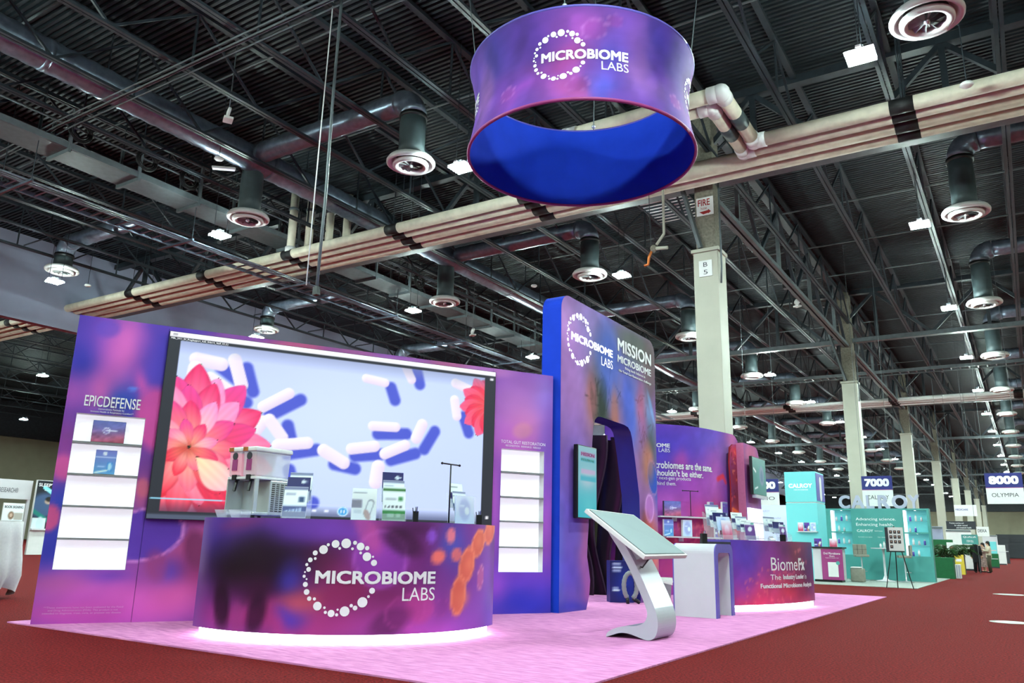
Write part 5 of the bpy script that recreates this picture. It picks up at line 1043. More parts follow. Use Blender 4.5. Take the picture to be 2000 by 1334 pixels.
def tee(label, loc, rotz, h, w):
    t = thing('tee_stand', label, 'stand', loc, rotz, 'T-shaped stands')
    MB().lathe([(0, 0), (0.05, 0), (0.05, 0.008), (0.01, 0.012)], n=14).build('base', M['black'], t); MB().tube([(0, 0, 0.01), (0, 0, h)], 0.0075, 8).build('pole', M['black'], t, True)
    MB().tube([(-w / 2, 0, h), (w / 2, 0, h)], 0.0075, 8).build('cross_bar', M['black'], t, True)
    for s_ in (-1, 1): MB().ball((s_ * w / 2, 0, h), 0.013, 8, 5).build('knob', M['black'], t, True)
tee('black T-shaped stand at the right end of the reception counter', (-4.71, 6.26, CT1), R(88), 0.565, 0.27)
p = wmap(0.12)(np.array(1.58), np.array(0.0)); tee('black T-shaped stand on the upper shelf of the curved wall', (p[0] + PL[0][0], p[1] + PL[0][1], 1.403), R(50), 0.47, 0.32)
t = thing('sign_holder', 'clear holder with a lavender leaflet beside the black stand', 'sign holder', (-4.62, 6.4, CT1), R(75))
MB().box(-0.12, 0.12, -0.01, 0.08, 0, 0.006).build('base', M['acry'], t); card(None, 0.24, 0.265, p_lav, 0.012, name='leaflet', parent=t, lean=0.08, z=0.008); MB().box(-0.125, 0.125, -0.012, -0.008, 0.0, 0.27).build('front_sheet', M['acry'], t)
brochure_rack('clear rack of mixed leaflets behind the lavender sign', (-4.78, 6.6, CT1), R(80), 0.2, ((0.22, 0.95, p_green), (0.32, 0.9, p_slate), (0.4, 0.9, p_sheet)), 0.12)

# twin drink dispenser
dd = thing('drink_dispenser', 'twin-tank drink dispenser with a vented steel side', 'drink dispenser', (-6.21, 5.2, CT1))
MB().box(-0.2, 0.2, -0.02, 0.22, 0.03, 0.36).build('steel_body', M['chrome'], dd, bevel=0.012)
MB().box(-0.2, 0.2, -0.2, -0.02, 0.03, 0.06).build('drip_base', M['chrome'], dd, bevel=0.006)
MB().box(-0.2, -0.185, -0.2, -0.02, 0.06, 0.36).build('front_post', M['chrome'], dd); MB().box(0.185, 0.2, -0.2, -0.16, 0.06, 0.36).build('front_post', M['chrome'], dd)
MB().box(-0.2, 0.2, -0.2, 0.22, 0.36, 0.385).build('top_plate', M['matte'], dd, bevel=0.005)
for i in range(14):
    for j in range(4):
        MB().box(0.2, 0.2025, 0.0 + j * 0.052, 0.036 + j * 0.052, 0.07 + i * 0.019, 0.079 + i * 0.019).build('vent_slot', M['black'], dd)
for s_ in (-0.1, 0.1):
    tk = MB().prism([(-0.2, 0.385), (0.2, 0.385), (0.215, 0.62), (-0.215, 0.62)], s_ - 0.09, s_ + 0.09, 'yz').build('tank', M['acry2'], dd, bevel=0.015)
    MB().box(s_ - 0.1, s_ + 0.1, -0.225, 0.225, 0.615, 0.66).build('lid', M['matte'], tk, bevel=0.012)
    MB().box(s_ - 0.085, s_ - 0.02, -0.228, -0.224, 0.62, 0.656).build('warning_sticker', M['copper'], tk)
    MB().prism([(s_ + 0.035 * math.cos(a * 0.4), 0.575 + 0.035 * math.sin(a * 0.4)) for a in range(16)], -0.219, -0.214).build('round_label', M['dark'], tk)
    MB().box(s_ - 0.035, s_ + 0.035, -0.216, -0.211, 0.44, 0.545).build('flavour_label', M['purple'], tk)
    MB().box(s_ - 0.025, s_ + 0.025, -0.215, -0.16, 0.35, 0.4).build('tap', M['black'], dd); MB().bar((s_, -0.17, 0.36), (s_ + 0.01, -0.2, 0.25), 0.02).build('lever', M['black'], dd)
    MB().add([(s_ - 0.085, -0.32, 0.075), (s_ + 0.085, -0.32, 0.075), (s_ + 0.085, -0.2, 0.075), (s_ - 0.085, -0.2, 0.075), (s_ - 0.07, -0.29, 0.0), (s_ + 0.07, -0.29, 0.0), (s_ + 0.07, -0.2, 0.0), (s_ - 0.07, -0.2, 0.0)], [(4, 5, 6, 7), (0, 4, 7, 3), (1, 2, 6, 5), (0, 1, 5, 4)]).build('drip_tray', M['acry2'], dd)
for x in (-0.17, 0.17):
    for y in (-0.17, 0.19): MB().lathe([(0.018, 0), (0.018, 0.03)], (x, y, 0), 8, True).build('foot', M['black'], dd)

# racks on the analysis counter
CT2 = 0.981
brochure_rack('tall clear rack of pink leaflets at the left of the analysis counter', (-3.72, 11.7, CT2), R(64), 0.34, ((0.27, 0.6, p_pink), (0.32, 0.8, p_lav), (0.38, 0.8, p_navy), (0.44, 0.8, p_sheet), (0.5, 0.8, p_slate)), 0.3)
brochure_rack('clear rack of plum leaflets in the middle of the analysis counter', (-3.5, 12.1, CT2), R(68), 0.32, ((0.25, 0.7, p_plum), (0.29, 0.8, p_sheet), (0.34, 0.8, p_slate), (0.4, 0.8, p_sheet)), 0.26)
brochure_rack('clear rack of navy and plum leaflets at the right of the analysis counter', (-3.26, 13.05, CT2), R(75), 0.42, ((0.25, 0.45, p_plum), (0.29, 0.8, p_navy), (0.33, 0.8, p_sheet), (0.37, 0.8, p_slate)), 0.26)
t = thing('business_card_holder', 'small white card holder on the analysis counter', 'card holder', (-3.3, 12.42, CT2), R(72))
MB().prism([(-0.03, 0), (0.03, 0), (0.03, 0.045), (0.015, 0.05), (-0.03, 0.02)], -0.06, 0.06, 'yz').build('tray', M['matte'], t); MB().box(-0.045, 0.045, 0.0, 0.015, 0.02, 0.07).build('card_stack', M['white'], t)

# products shown in the wall niche and on the curved shelves
def product(label, loc, rotz, w, h, d, paint, cat='box', name='product_box'):
    t = thing(name, label, cat, loc, rotz); MB().box(-w / 2, w / 2, 0.001, d, 0, h).build('carton', M['dark'] if paint is p_box else M['matte'], t, bevel=0.004)
    cv = Canvas(-w / 2 + 0.003, w / 2 - 0.003, 0.003, h - 0.003, 0.012); paint(cv); cv.build('printed_face', M['gloss'], t, flat(-0.002)); return t
def wallp(u, y, z): return (WALL_LOC[0] + u * 0.5031 - y * 0.8642, WALL_LOC[1] + u * 0.8642 + y * 0.5031, z)
product('dark logo box on the top shelf of the left lit niche', wallp(0.43, 0.015, 1.789), WALL_ANG, 0.31, 0.225, 0.06, p_box)
product('pale blue product box on the second shelf of the left lit niche', wallp(0.44, 0.02, 1.464), WALL_ANG, 0.2, 0.25, 0.06, p_prod)
def onshelf(label, s_, z, w, h, d, paint, off=0.16):
    p = wmap(off)(np.array(s_), np.array(0.0)); q = wmap(off)(np.array(s_ + 0.05), np.array(0.0))
    return product(label, (p[0] + PL[0][0], p[1] + PL[0][1], z + 0.012), math.atan2(q[1] - p[1], q[0] - p[0]), w, h, d, paint)
onshelf('dark logo box on the upper shelf of the curved wall', 1.2, 1.391, 0.34, 0.27, 0.06, p_box)
onshelf('narrow picture box near the middle of the upper curved shelf', 2.05, 1.391, 0.13, 0.29, 0.06, p_slate)
onshelf('framed lavender card at the right end of the upper curved shelf', 2.5, 1.391, 0.2, 0.31, 0.04, p_slate)
onshelf('light blue product box at the left of the lower curved shelf', 1.12, 1.031, 0.19, 0.3, 0.06, p_prod)
onshelf('lavender blue product box on the lower curved shelf', 1.48, 1.031, 0.2, 0.3, 0.06, p_lav)
onshelf('white patterned card on the lower curved shelf', 2.2, 1.031, 0.18, 0.31, 0.03, p_sheet)
onshelf('pale blue card at the right end of the lower curved shelf', 2.62, 1.031, 0.22, 0.28, 0.03, p_lav)

# things on the floor behind the doorway
t = thing('printed_carton', 'navy printed carton with white lettering standing in the doorway', 'box', (-5.45, 11.72, 0.012), R(38))
MB().box(-0.17, 0.2, 0, 0.25, 0, 0.62).build('carton', M['navy'], t, bevel=0.005)
c = Canvas(-0.168, 0.198, 0.002, 0.618, 0.02, (30, 34, 86)); c.blob(0.1, 0.25, 0.2, 0.25, (40, 62, 160), 0.8)
for i, (a, b, z) in enumerate(((-0.13, 0.0, 0.56), (-0.13, 0.02, 0.51), (-0.13, 0.0, 0.46), (-0.13, -0.04, 0.2), (-0.13, -0.02, 0.17))): c.rect(a, b, z, z + 0.022, (222, 226, 240))
c.build('printed_face', M['gloss'], t, flat(-0.003))
t = thing('vacuum_hose', 'looped grey ribbed hose leaning against the navy carton', 'hose', (-5.28, 11.62, 0.012), R(38))
pts = [(0.1 * math.cos(a) + 0.02, -0.05, 0.26 + 0.19 * math.sin(a)) for a in np.linspace(-1.2, 4.2, 34)]
MB().tube(pts, [0.032 if i % 2 else 0.037 for i in range(len(pts))], 10).build('hose', M['grey'], t, True); MB().tube([pts[-1], (-0.02, -0.05, 0.0)], 0.026, 8).build('nozzle', M['black'], t, True)
MB().tube([pts[0], (0.16, -0.05, 0.02)], 0.028, 8).build('cuff', M['black'], t, True)
t = thing('waste_bin', 'grey waste bin with a white liner behind the kiosk', 'bin', (-5.02, 12.3, 0.012), R(20))
MB().add([(-0.13, -0.1, 0), (0.13, -0.1, 0), (0.13, 0.1, 0), (-0.13, 0.1, 0), (-0.16, -0.13, 0.36), (0.16, -0.13, 0.36), (0.16, 0.13, 0.36), (-0.16, 0.13, 0.36)], [(3, 2, 1, 0), (0, 1, 5, 4), (1, 2, 6, 5), (2, 3, 7, 6), (3, 0, 4, 7)]).build('bucket', M['grey'], t)
lp = [(0.17 + 0.012 * math.sin(k * 2.3), 0.29 + 0.02 * math.sin(k * 1.7)) for k in range(16)]
V = []; F = []
for k in range(16):
    a = 2 * math.pi * k / 16; e = (max(-1, min(1, 1.4 * math.cos(a))), max(-1, min(1, 1.4 * math.sin(a))))
    V += [(e[0] * lp[k][0], e[1] * lp[k][0] * 0.82, lp[k][1]), (e[0] * 0.168, e[1] * 0.137, 0.375), (e[0] * 0.14, e[1] * 0.11, 0.3)]
for k in range(16):
    q = (k + 1) % 16; F += [(3 * k, 3 * q, 3 * q + 1, 3 * k + 1), (3 * k + 1, 3 * q + 1, 3 * q + 2, 3 * k + 2)]
MB().add(V, F).build('liner', M['cloth'], t, True)

# ================================================================== THE TEAL BOOTH
tw = thing('teal_wall', 'low teal exhibition wall with two lit shelf niches', 'booth wall', (-2.51, 26.8, 0))
NT = ((-2.76, -2.16), (-0.7, -0.06))
for a, b in ((-3.9, NT[0][0]), (NT[0][1], NT[1][0]), (NT[1][1], 0.0)): MB().box(a, b, 0, 0.4, 0, 2.1).build('wall_panel', M['teal'], tw)
for a, b in NT:
    MB().box(a, b, 0, 0.4, 0, 0.72).build('wall_panel', M['teal'], tw); MB().box(a, b, 0, 0.4, 2.05, 2.1).build('wall_panel', M['teal'], tw); MB().box(a, b, 0, 0.4, 1.37, 1.41).build('divider', M['teal'], tw)
    for z0, z1 in ((0.72, 1.37), (1.41, 2.05)):
        n = MB().box(a, b, 0.3, 0.34, z0, z1).build('lit_niche', M['tealit'], tw); MB().box(a, a + 0.07, 0.01, 0.3, z0, z1).build('side_light', M['lit'], n)
        MB().box(a + 0.07, b, 0.04, 0.3, (z0 + z1) / 2 - 0.008, (z0 + z1) / 2).build('glass_shelf', M['acry'], n)
        MB().lathe([(0.03, 0), (0.0, 0.0)], ((a + b) / 2, 0.15, z1 - 0.004), 10).build('spot_lamp', M['strip'], n)
lettering(tw, 'Advancing science.', -2.03, -0.91, 1.72, 1.83, M['ink'], None, 0.004); lettering(tw, 'Enhancing health.', -2.03, -0.97, 1.555, 1.67, M['ink'], None, 0.004)
lettering(tw, 'CALROY', -2.02, -1.56, 1.4, 1.475, M['ink'], None, 0.012); lettering(tw, 'Health Sciences', -1.52, -1.3, 1.42, 1.45, M['ink'], None, 0)
for a, b in ((-2.0, -1.6), (-1.45, -0.95)): lettering(tw, 'Your health is our mission', a, b, 1.24, 1.265, M['ink'], None, 0)
def bottle(label, loc, r, h, m, cap='white', group='bottles in the teal niches'):
    t = thing('bottle', label, 'bottle', loc, 0, group); MB().lathe([(0, 0), (r, 0), (r, h * 0.7), (r * 0.6, h * 0.8), (0, h * 0.8)], n=10).build('body', M[m], t, True); MB().lathe([(r * 0.62, h * 0.78), (r * 0.62, h), (0, h)], n=10).build('cap', M[cap], t)
bi = 0
for ni, (a, b) in enumerate(NT):
    for z, nm in ((0.72, 'bottom shelf'), (1.045, 'second shelf'), (1.41, 'third shelf'), (1.73, 'top shelf')):
        for j in range(2 + (bi % 2)):
            x = -2.51 + a + 0.14 + 0.15 * j + 0.03 * (bi % 3)
            bottle('small supplement bottle, %s on the %s of the %s teal niche' % (('first', 'second', 'third')[j], nm, ('left', 'right')[ni]), (x, 26.8 + 0.16, z + 0.001), 0.03, 0.13 + 0.03 * ((bi + j) % 3), ('white', 'violet', 'matte')[(bi + j) % 3]); 
        bi += 1
ls = thing('letter_sign', 'raised lilac CALROY letters standing on the teal wall', 'sign', (-2.51, 26.95, 2.1))
for ch, a, b in (('C', -5.02, -4.69), ('A', -4.66, -4.27), ('L', -4.22, -4.0), ('R', -3.89, -3.55), ('O', -3.5, -3.07), ('Y', -3.06, -2.74)):
    o = lettering(ls, ch, a + 2.51, b + 2.51, 0.0, 0.41, M['letter'], flat(0), 0.03, 'letter'); mo = o.modifiers.new('thick', 'SOLIDIFY'); mo.thickness = 0.08 * S; mo.offset = 0
tt = thing('lit_tower', 'glowing teal and violet lettered box tower beside the teal wall', 'booth tower', (-5.92, 24.0, 0))
MB().box(0, 0.86, 0, 1.1, 2.16, 3.02).build('upper_light_box', M['tealit'], tt); MB().box(0, 0.86, 0, 1.1, 0, 2.13).build('lower_light_box', M['tealit'], tt); MB().box(0.01, 0.85, 0.01, 1.09, 2.13, 2.16).build('joint', M['chrome'], tt)
MB().box(0.862, 0.872, 0.04, 1.06, 2.2, 2.98).build('violet_panel', M['violet'], tt)
MB().prism([(0.55 + 0.13 * math.cos(a), 2.55 + (0.22 if math.sin(a) > 0 else -0.22) + 0.13 * math.sin(a)) for a in np.linspace(0, 6.1, 16)], 0.873, 0.878, 'yz').build('tube_picture', M['matte'], tt)
lettering(tt, 'CALROY', 0.11, 0.76, 2.56, 2.68, M['litink'], None, 0.02); lettering(tt, 'HEALTH SCIENCES', 0.25, 0.64, 2.49, 2.52, M['litink'], None, 0)
MB().box(0.3, 0.84, -0.14, -0.005, 1.32, 1.345).build('ledge', M['white'], tt)
for j in range(3): product('small framed card, %s on the teal tower ledge' % ('left', 'middle', 'right')[j], (-5.92 + 0.4 + 0.17 * j, 23.88, 1.346), 0, 0.15, 0.24, 0.015, (p_pink, p_sheet, p_lav)[j], 'card', 'framed_card')
cd = thing('demo_counter', 'white demo counter with a black top and a plum poster front', 'counter', (-5.15, 23.5, 0.01))
MB().box(0, 0.74, 0, 0.5, 0.06, 0.88).build('carcass', M['white'], cd); MB().box(0, 0.7, 0.04, 0.46, 0, 0.06).build('kick', M['black'], cd); MB().box(-0.05, 0.78, -0.04, 0.54, 0.88, 0.92).build('worktop', M['black'], cd)
pp = MB().box(0.22, 0.77, -0.03, -0.005, 0.06, 0.86).build('plum_poster', M['purple'], cd)
lettering(pp, 'Oral Microbiome', 0.28, 0.71, 0.72, 0.78, M['ink'], flat(-0.033), 0); lettering(pp, 'Gum', 0.43, 0.56, 0.66, 0.7, M['ink'], flat(-0.033), 0); lettering(pp, 'Supports a healthy oral', 0.33, 0.66, 0.62, 0.64, M['ink'], flat(-0.033), 0)
MB().box(0.38, 0.64, -0.036, -0.031, 0.14, 0.52).build('pouch_picture', M['matte'], pp); MB().prism([(0.64 + 0.05 * math.cos(a), 0.5 + 0.05 * math.sin(a)) for a in np.linspace(0, 5.9, 14)], -0.04, -0.037).build('badge', M['teal'], pp)
product('small picture box at the left on the demo counter', (-5.02, 23.6, 0.931), 0.1, 0.2, 0.22, 0.06, p_sheet); product('small picture box at the right on the demo counter', (-4.62, 23.6, 0.931), -0.1, 0.2, 0.22, 0.06, p_pink)
po = thing('pouf', 'taupe pouf with a white cloth beside the plum poster', 'pouf', (-4.22, 24.6, 0.01)); MB().box(-0.17, 0.17, -0.17, 0.17, 0, 0.36).build('cushion', M['tan'], po, bevel=0.03); MB().box(-0.16, 0.1, -0.18, 0.16, 0.36, 0.4).build('cloth', M['cloth'], po, bevel=0.02)
def stool(label, loc, rotz):
    t = thing('bar_stool', label, 'stool', loc, rotz, 'bar stools')
    MB().lathe([(0.0, 0.0), (0.2, 0.0), (0.2, 0.012), (0.03, 0.03), (0.022, 0.06), (0.022, 0.66)], n=18).build('pedestal', M['chrome'], t, True)
    MB().tube([(0.13 * math.cos(a), 0.02 + 0.13 * math.sin(a), 0.26) for a in np.linspace(0, 3.2, 10)], 0.01, 6).build('footrest', M['chrome'], t, True)
    MB().box(-0.19, 0.19, -0.18, 0.17, 0.66, 0.73).build('seat', M['tan'], t, bevel=0.02)
    b_ = MB().box(-0.19, 0.19, 0.15, 0.2, 0.72, 1.02).build('backrest', M['tan'], t, bevel=0.02)
    for x in (-0.065, 0.065): MB().box(x - 0.004, x + 0.004, 0.144, 0.151, 0.74, 1.0).build('seam', M['dark'], b_)
    MB().box(-0.185, 0.185, 0.144, 0.151, 0.866, 0.872).build('seam', M['dark'], b_)
stool('taupe bar stool left of the white round table', (-4.28, 25.7, 0.01), R(20)); stool('taupe bar stool right of the white round table', (-3.2, 26.15, 0.01), R(-75))
t = thing('round_table', 'white round pedestal bar table in front of the teal wall', 'table', (-3.7, 25.86, 0.01))
MB().lathe([(0, 0), (0.26, 0), (0.25, 0.015), (0.08, 0.05), (0.032, 0.16), (0.028, 0.8), (0.05, 0.9)], n=20).build('pedestal', M['white'], t, True); MB().lathe([(0, 0.9), (0.33, 0.9), (0.335, 0.915), (0.33, 0.93), (0, 0.93)], n=28).build('top', M['white'], t)
for j, (dx, dy) in enumerate(((-0.06, 0), (0.03, 0.05), (0.12, -0.03))): bottle('white pill bottle on the round table, %s' % ('left one', 'tall middle one', 'right one')[j], (-3.7 + dx, 25.86 + dy, 0.941), 0.03, (0.12, 0.18, 0.1)[j], 'matte', 'white', 'bottles on the round table')
ez = thing('easel', 'black tripod easel holding a board of portrait photos', 'easel', (-2.82, 21.6, 0))
for q in ((-0.27, 0.0), (0.32, -0.02), (-0.06, 0.3)): MB().tube([(0.0, 0.05, 1.45), (q[0], q[1], 0.0)], 0.012, 6).build('leg', M['black'], ez)
MB().box(-0.2, 0.2, -0.03, 0.0, 0.84, 0.87).build('ledge', M['black'], ez)
pb = thing('photo_board', 'board of small portrait photos on the black easel', 'poster', (-2.82, 21.57, 0.872)); MB().box(-0.2, 0.2, 0, 0.02, 0, 0.55).build('board', M['matte'], pb); MB().box(-0.2, -0.13, -0.003, 0.0, 0, 0.55).build('dark_strip', M['dark'], pb)
phm = MB().box(-0.032, 0.032, -0.005, -0.001, 0, 0.075).mesh('photo', M['dark'])
for r_ in range(4):
    for q in range(3 if r_ else 3):
        if r_ == 3 and q > 0: continue
        o = inst('photo', phm, pb, (-0.07 + 0.09 * q, 0, 0.4 - 0.115 * r_)); MB().ball((0, -0.006, 0.045), (0.012, 0.002, 0.016), 8, 5).build('face_picture', M['skin'], o, True)
def banner(label, loc, w, h, num, name2, top=0.45, zc=10.3, m2='matte'):
    t = thing('aisle_banner', label, 'banner', loc, 0, 'hanging aisle banners')
    hN = h * top
    MB().box(0, w, 0, 0.015, h - hN, h).build('number_panel', M['navy'], t); MB().box(0, w, 0, 0.015, 0, h - hN - 0.02).build('sponsor_panel', M[m2], t); MB().box(0, w, 0, 0.015, h - hN - 0.02, h - hN).build('stripe', M['purple'], t)
    if num: lettering(t, num, w * 0.1, w * 0.9, h - hN * 0.78, h - hN * 0.2, M['ink'], flat(-0.004), 0.05)
    if name2: lettering(t, name2, w * 0.14, w * 0.86, (h - hN) * 0.42, (h - hN) * 0.66, M['inkdark'], flat(-0.004), 0)
    for x in (0.03, w - 0.03): MB().tube([(x, 0.007, h), (x, 0.007, DECK - loc[2])], 0.006, 5).build('wire', M['steel2'], t)
banner('hanging aisle banner numbered 7000 with CALROY below', (-4.8, 30, 2.32), 0.97, 1.02, '7000', 'CALROY'); banner('hanging aisle banner numbered 8000 with OLYMPIA below', (-1.25, 34, 2.58), 1.16, 1.1, '8000', 'OLYMPIA', 0.47); banner('hanging aisle banner ending 000 with KBMO below, left of the teal tower', (-8.75, 30, 2.34), 1.13, 0.97, '6000', 'KBMO', 0.48)
wp = thing('white_panel', 'white glowing panel with faint lettering behind the analysis counter', 'panel', (-7.75, 27.6, 0)); MB().box(0, 0.95, 0, 0.08, 0, 2.25).build('panel', M['lavlit'], wp); lettering(wp, 'CALROY', 0.1, 0.4, 2.02, 2.09, M['letter'], None, 0); lettering(wp, 'without parallel', 0.1, 0.75, 1.78, 1.86, M['letter'], None, 0)
MB().tube([(0.4, -0.01, 1.5), (0.44, -0.01, 1.38), (0.5, -0.01, 1.33)], 0.02, 6).build('phone_picture', M['dark'], wp, True)

# ================================================================== BOOTHS ALONG THE AISLE
gt = thing('draped_table', 'green draped table beyond the teal booth', 'table', (-2.62, 31, 0)); MB().box(-0.3, 0.3, 0, 0.8, 0.62, 0.68).build('top', M['green'], gt); MB().prism([(-0.3, 0), (0.3, 0), (0.28, 0.62), (-0.28, 0.62)], -0.01, 0.0).build('front_drape', M['green'], gt); MB().box(0.27, 0.29, 0, 0.8, 0.0, 0.62).build('side_drape', M['green'], gt)
sb = thing('striped_box', 'white striped carton under the palm next to the green table', 'box', (-2.3, 31.6, 0)); MB().box(-0.16, 0.12, 0, 0.4, 0, 0.46).build('carton', M['matte'], sb, bevel=0.01)
for j in range(4): MB().box(-0.14 + 0.07 * j, -0.11 + 0.07 * j, -0.004, 0, 0.02, 0.44).build('stripe', M['letter'], sb)
yp = thing('yellow_stand', 'yellow upright display stand along the aisle', 'stand', (-2.58, 37, 0)); MB().prism([(-0.17, 0), (0.19, 0), (0.17, 0.76), (-0.19, 0.76)], 0, 0.25).build('body', M['yellow'], yp, bevel=0.01); MB().box(-0.1, 0.1, -0.006, 0, 0.5, 0.6).build('label_patch', M['ink'], yp)
db = thing('dark_stand', 'black upright display stand right of the yellow one', 'stand', (-2.62, 38.4, 0)); MB().prism([(-0.14, 0), (0.16, 0), (0.15, 0.72), (-0.14, 0.72)], 0, 0.3).build('body', M['dark'], db, bevel=0.01); MB().box(-0.1, 0.1, -0.006, 0, 0.2, 0.6).build('print', M['teal'], db)
fm = []
def frond(L, droop, seed):
    rg = random.Random(seed); mb_ = MB(); pts = [(L * t * (1 - 0.25 * t), 0, L * (0.75 * t - droop * t * t)) for t in np.linspace(0, 1, 12)]
    mb_.tube(pts, 0.008, 5)
    for i in range(2, 12):
        for k in (0, 0.5):
            t = min(1, (i + k) / 12); j = min(11, i); p = pts[j]
            for s_ in (-1, 1):
                ll = 0.32 * L * (1.15 - t) + 0.06; a = rg.uniform(0.5, 0.9)
                q = (p[0] + ll * 0.6, p[1] + s_ * ll * a, p[2] - ll * rg.uniform(0.3, 0.6)); w_ = 0.022
                mb_.add([(p[0] - w_, p[1], p[2]), (p[0] + w_, p[1], p[2] + 0.004), ((p[0] + q[0]) / 2 + w_, (p[1] + q[1]) / 2, (p[2] + q[2]) / 2 + 0.03), q, ((p[0] + q[0]) / 2 - w_, (p[1] + q[1]) / 2, (p[2] + q[2]) / 2 + 0.03)], [(0, 1, 2, 3, 4)])
    return mb_.mesh('frond', M['leaf'])
fm = [frond(0.85, 0.55, 1), frond(0.95, 0.75, 2), frond(0.75, 0.35, 3)]
def palm(label, loc, n, sc, h):
    t = thing('potted_palm', label, 'plant', loc, 0, 'potted palms')
    MB().lathe([(0, 0), (0.14, 0), (0.18, 0.26), (0.16, 0.26), (0.15, 0.22), (0, 0.22)], n=16).build('pot', M['dark'], t); MB().tube([(0, 0, 0.2), (0.02, 0.01, h * 0.5), (0, 0, h)], 0.03, 7).build('trunk', M['trunk'], t, True)
    for k in range(n):
        o = inst('frond', fm[k % 3], t, (0, 0, h - 0.02 * (k % 3)), (0, -0.25 + 0.18 * (k % 3), 2.4 * k)); o.scale = (sc,) * 3
palm('potted palm with arching fronds behind the green table', (-2.75, 33, 0), 15, 1.15, 0.72); palm('potted palm with arching fronds near the standing visitors', (-2.85, 39.6, 0), 15, 1.1, 0.78)
def sign(label, loc, w, h, m, lines, mi='ink', name='hanging_sign', cat='sign', wires=True):
    t = thing(name, label, cat, loc); MB().box(0, w, 0, 0.02, 0, h).build('panel', M[m], t)
    for s_, a, b, z0, z1 in lines: lettering(t, s_, w * a, w * b, h * z0, h * z1, M[mi], flat(-0.005), 0.01)
    if wires:
        for x in (0.03, w - 0.03): MB().tube([(x, 0.01, h), (x, 0.01, DECK - loc[2])], 0.006, 5).build('wire', M['steel'], t)
    else:
        for x in (0.04, w - 0.04): MB().tube([(x, 0.03, h), (x, 0.03, -loc[2])], 0.015, 6).build('post', M['steel2'], t)
    return t
sign('dark green hanging banner with three lines of white lettering', (-3.12, 40, 1.81), 1.12, 0.34, 'dark', (('Precision nutrition and', 0.12, 0.6, 0.68, 0.86), ('for cellular renewal', 0.28, 0.72, 0.4, 0.58), ('and metabolic health', 0.34, 0.84, 0.12, 0.3)))
sign('teal sign lettered QUALIA on posts behind the palms', (-2.62, 40.4, 1.2), 0.62, 0.4, 'teal', (('QUALIA', 0.1, 0.9, 0.62, 0.86), ('STEM CELL', 0.3, 0.72, 0.2, 0.42)), 'ink', 'post_sign', 'sign', False)
sign('pale blue hanging banner lettered MEDICARE over the aisle booths', (-3.3, 48, 2.66), 1.02, 0.57, 'matte', (('MEDICARE', 0.06, 0.62, 0.5, 0.66),), 'violet')
sign('white hanging banner lettered DEXA at the far end of the aisle', (-2.6, 52, 1.72), 0.6, 0.52, 'matte', (('DEXA', 0.1, 0.82, 0.42, 0.74),), 'inkdark')
for j, (x, y, w_, h_, m_, lb) in enumerate(((-4.4, 34.5, 0.9, 1.55, 'navy', 'dark navy booth panel behind the palms'), (-2.75, 45.5, 0.5, 1.3, 'matte', 'white booth panel behind the standing visitors'), (-2.3, 62, 0.45, 1.55, 'tealit', 'glowing teal booth tower far along the aisle'), (-2.05, 70, 0.5, 1.4, 'matte', 'white booth tower far along the aisle'), (-1.95, 78, 0.35, 1.5, 'dark', 'black booth panel at the end of the aisle'), (-2.0, 55, 0.4, 0.8, 'green', 'green draped stand along the far aisle'), (-3.6, 42.5, 0.9, 1.4, 'green', 'dark green booth panel behind the palms'))):
    t = thing('display_stand', lb, 'display stand', (x - w_ / 2, y, 0)); MB().box(0, w_, 0, 0.5, 0, h_).build('panel', M[m_], t, bevel=0.01); MB().box(0.03, w_ - 0.03, -0.01, 0, h_ * 0.62, h_ * 0.66).build('shelf', M['white'], t); MB().box(0.02, w_ - 0.02, -0.004, 0.0, 0.0, 0.08).build('kick', M['dark'], t)
for j, (x, y, w_, h_, m_, lb) in enumerate(((-5.6, 36.5, 1.6, 1.9, 'matte', 'white booth back wall behind the dark green banner'), (-4.6, 47, 1.5, 2.1, 'bulk', 'grey booth back wall under the pale blue banner'), (-3.9, 58, 1.4, 2.2, 'matte', 'tall white booth back wall far along the aisle'), (-9.0, 33, 2.2, 2.0, 'bulk', 'grey booth back wall left of the teal tower'), (-3.4, 88, 1.2, 2.4, 'white', 'tall white booth tower near the end of the aisle'))):
    t = thing('booth_back_wall', lb, 'booth wall', (x - w_ / 2, y, 0)); MB().box(0, w_, 0, 0.12, 0, h_).build('panel', M[m_], t, bevel=0.01); MB().box(0.02, w_ - 0.02, -0.03, 0.0, h_ - 0.12, h_ - 0.02).build('header_rail', M['steel2'], t); MB().box(0.1, w_ - 0.1, -0.35, -0.03, 0.0, 0.75).build('plinth_unit', M['dark'], t, bevel=0.01)
rs = thing('round_sign', 'small white sign on a pole in front of the palms', 'sign', (-2.55, 33.9, 0)); MB().tube([(0, 0, 0), (0, 0, 0.9)], 0.012, 6).build('pole', M['matte'], rs); MB().lathe([(0, 0), (0.12, 0), (0.12, 0.01), (0, 0.012)], n=14).build('base', M['matte'], rs); MB().box(-0.15, 0.15, -0.02, 0, 0.75, 1.2).build('panel', M['matte'], rs, bevel=0.02); MB().prism([(0.08 * math.cos(a), 1.0 + 0.08 * math.sin(a)) for a in np.linspace(0, 5.9, 14)], -0.026, -0.021).build('print', M['inkred'], rs)

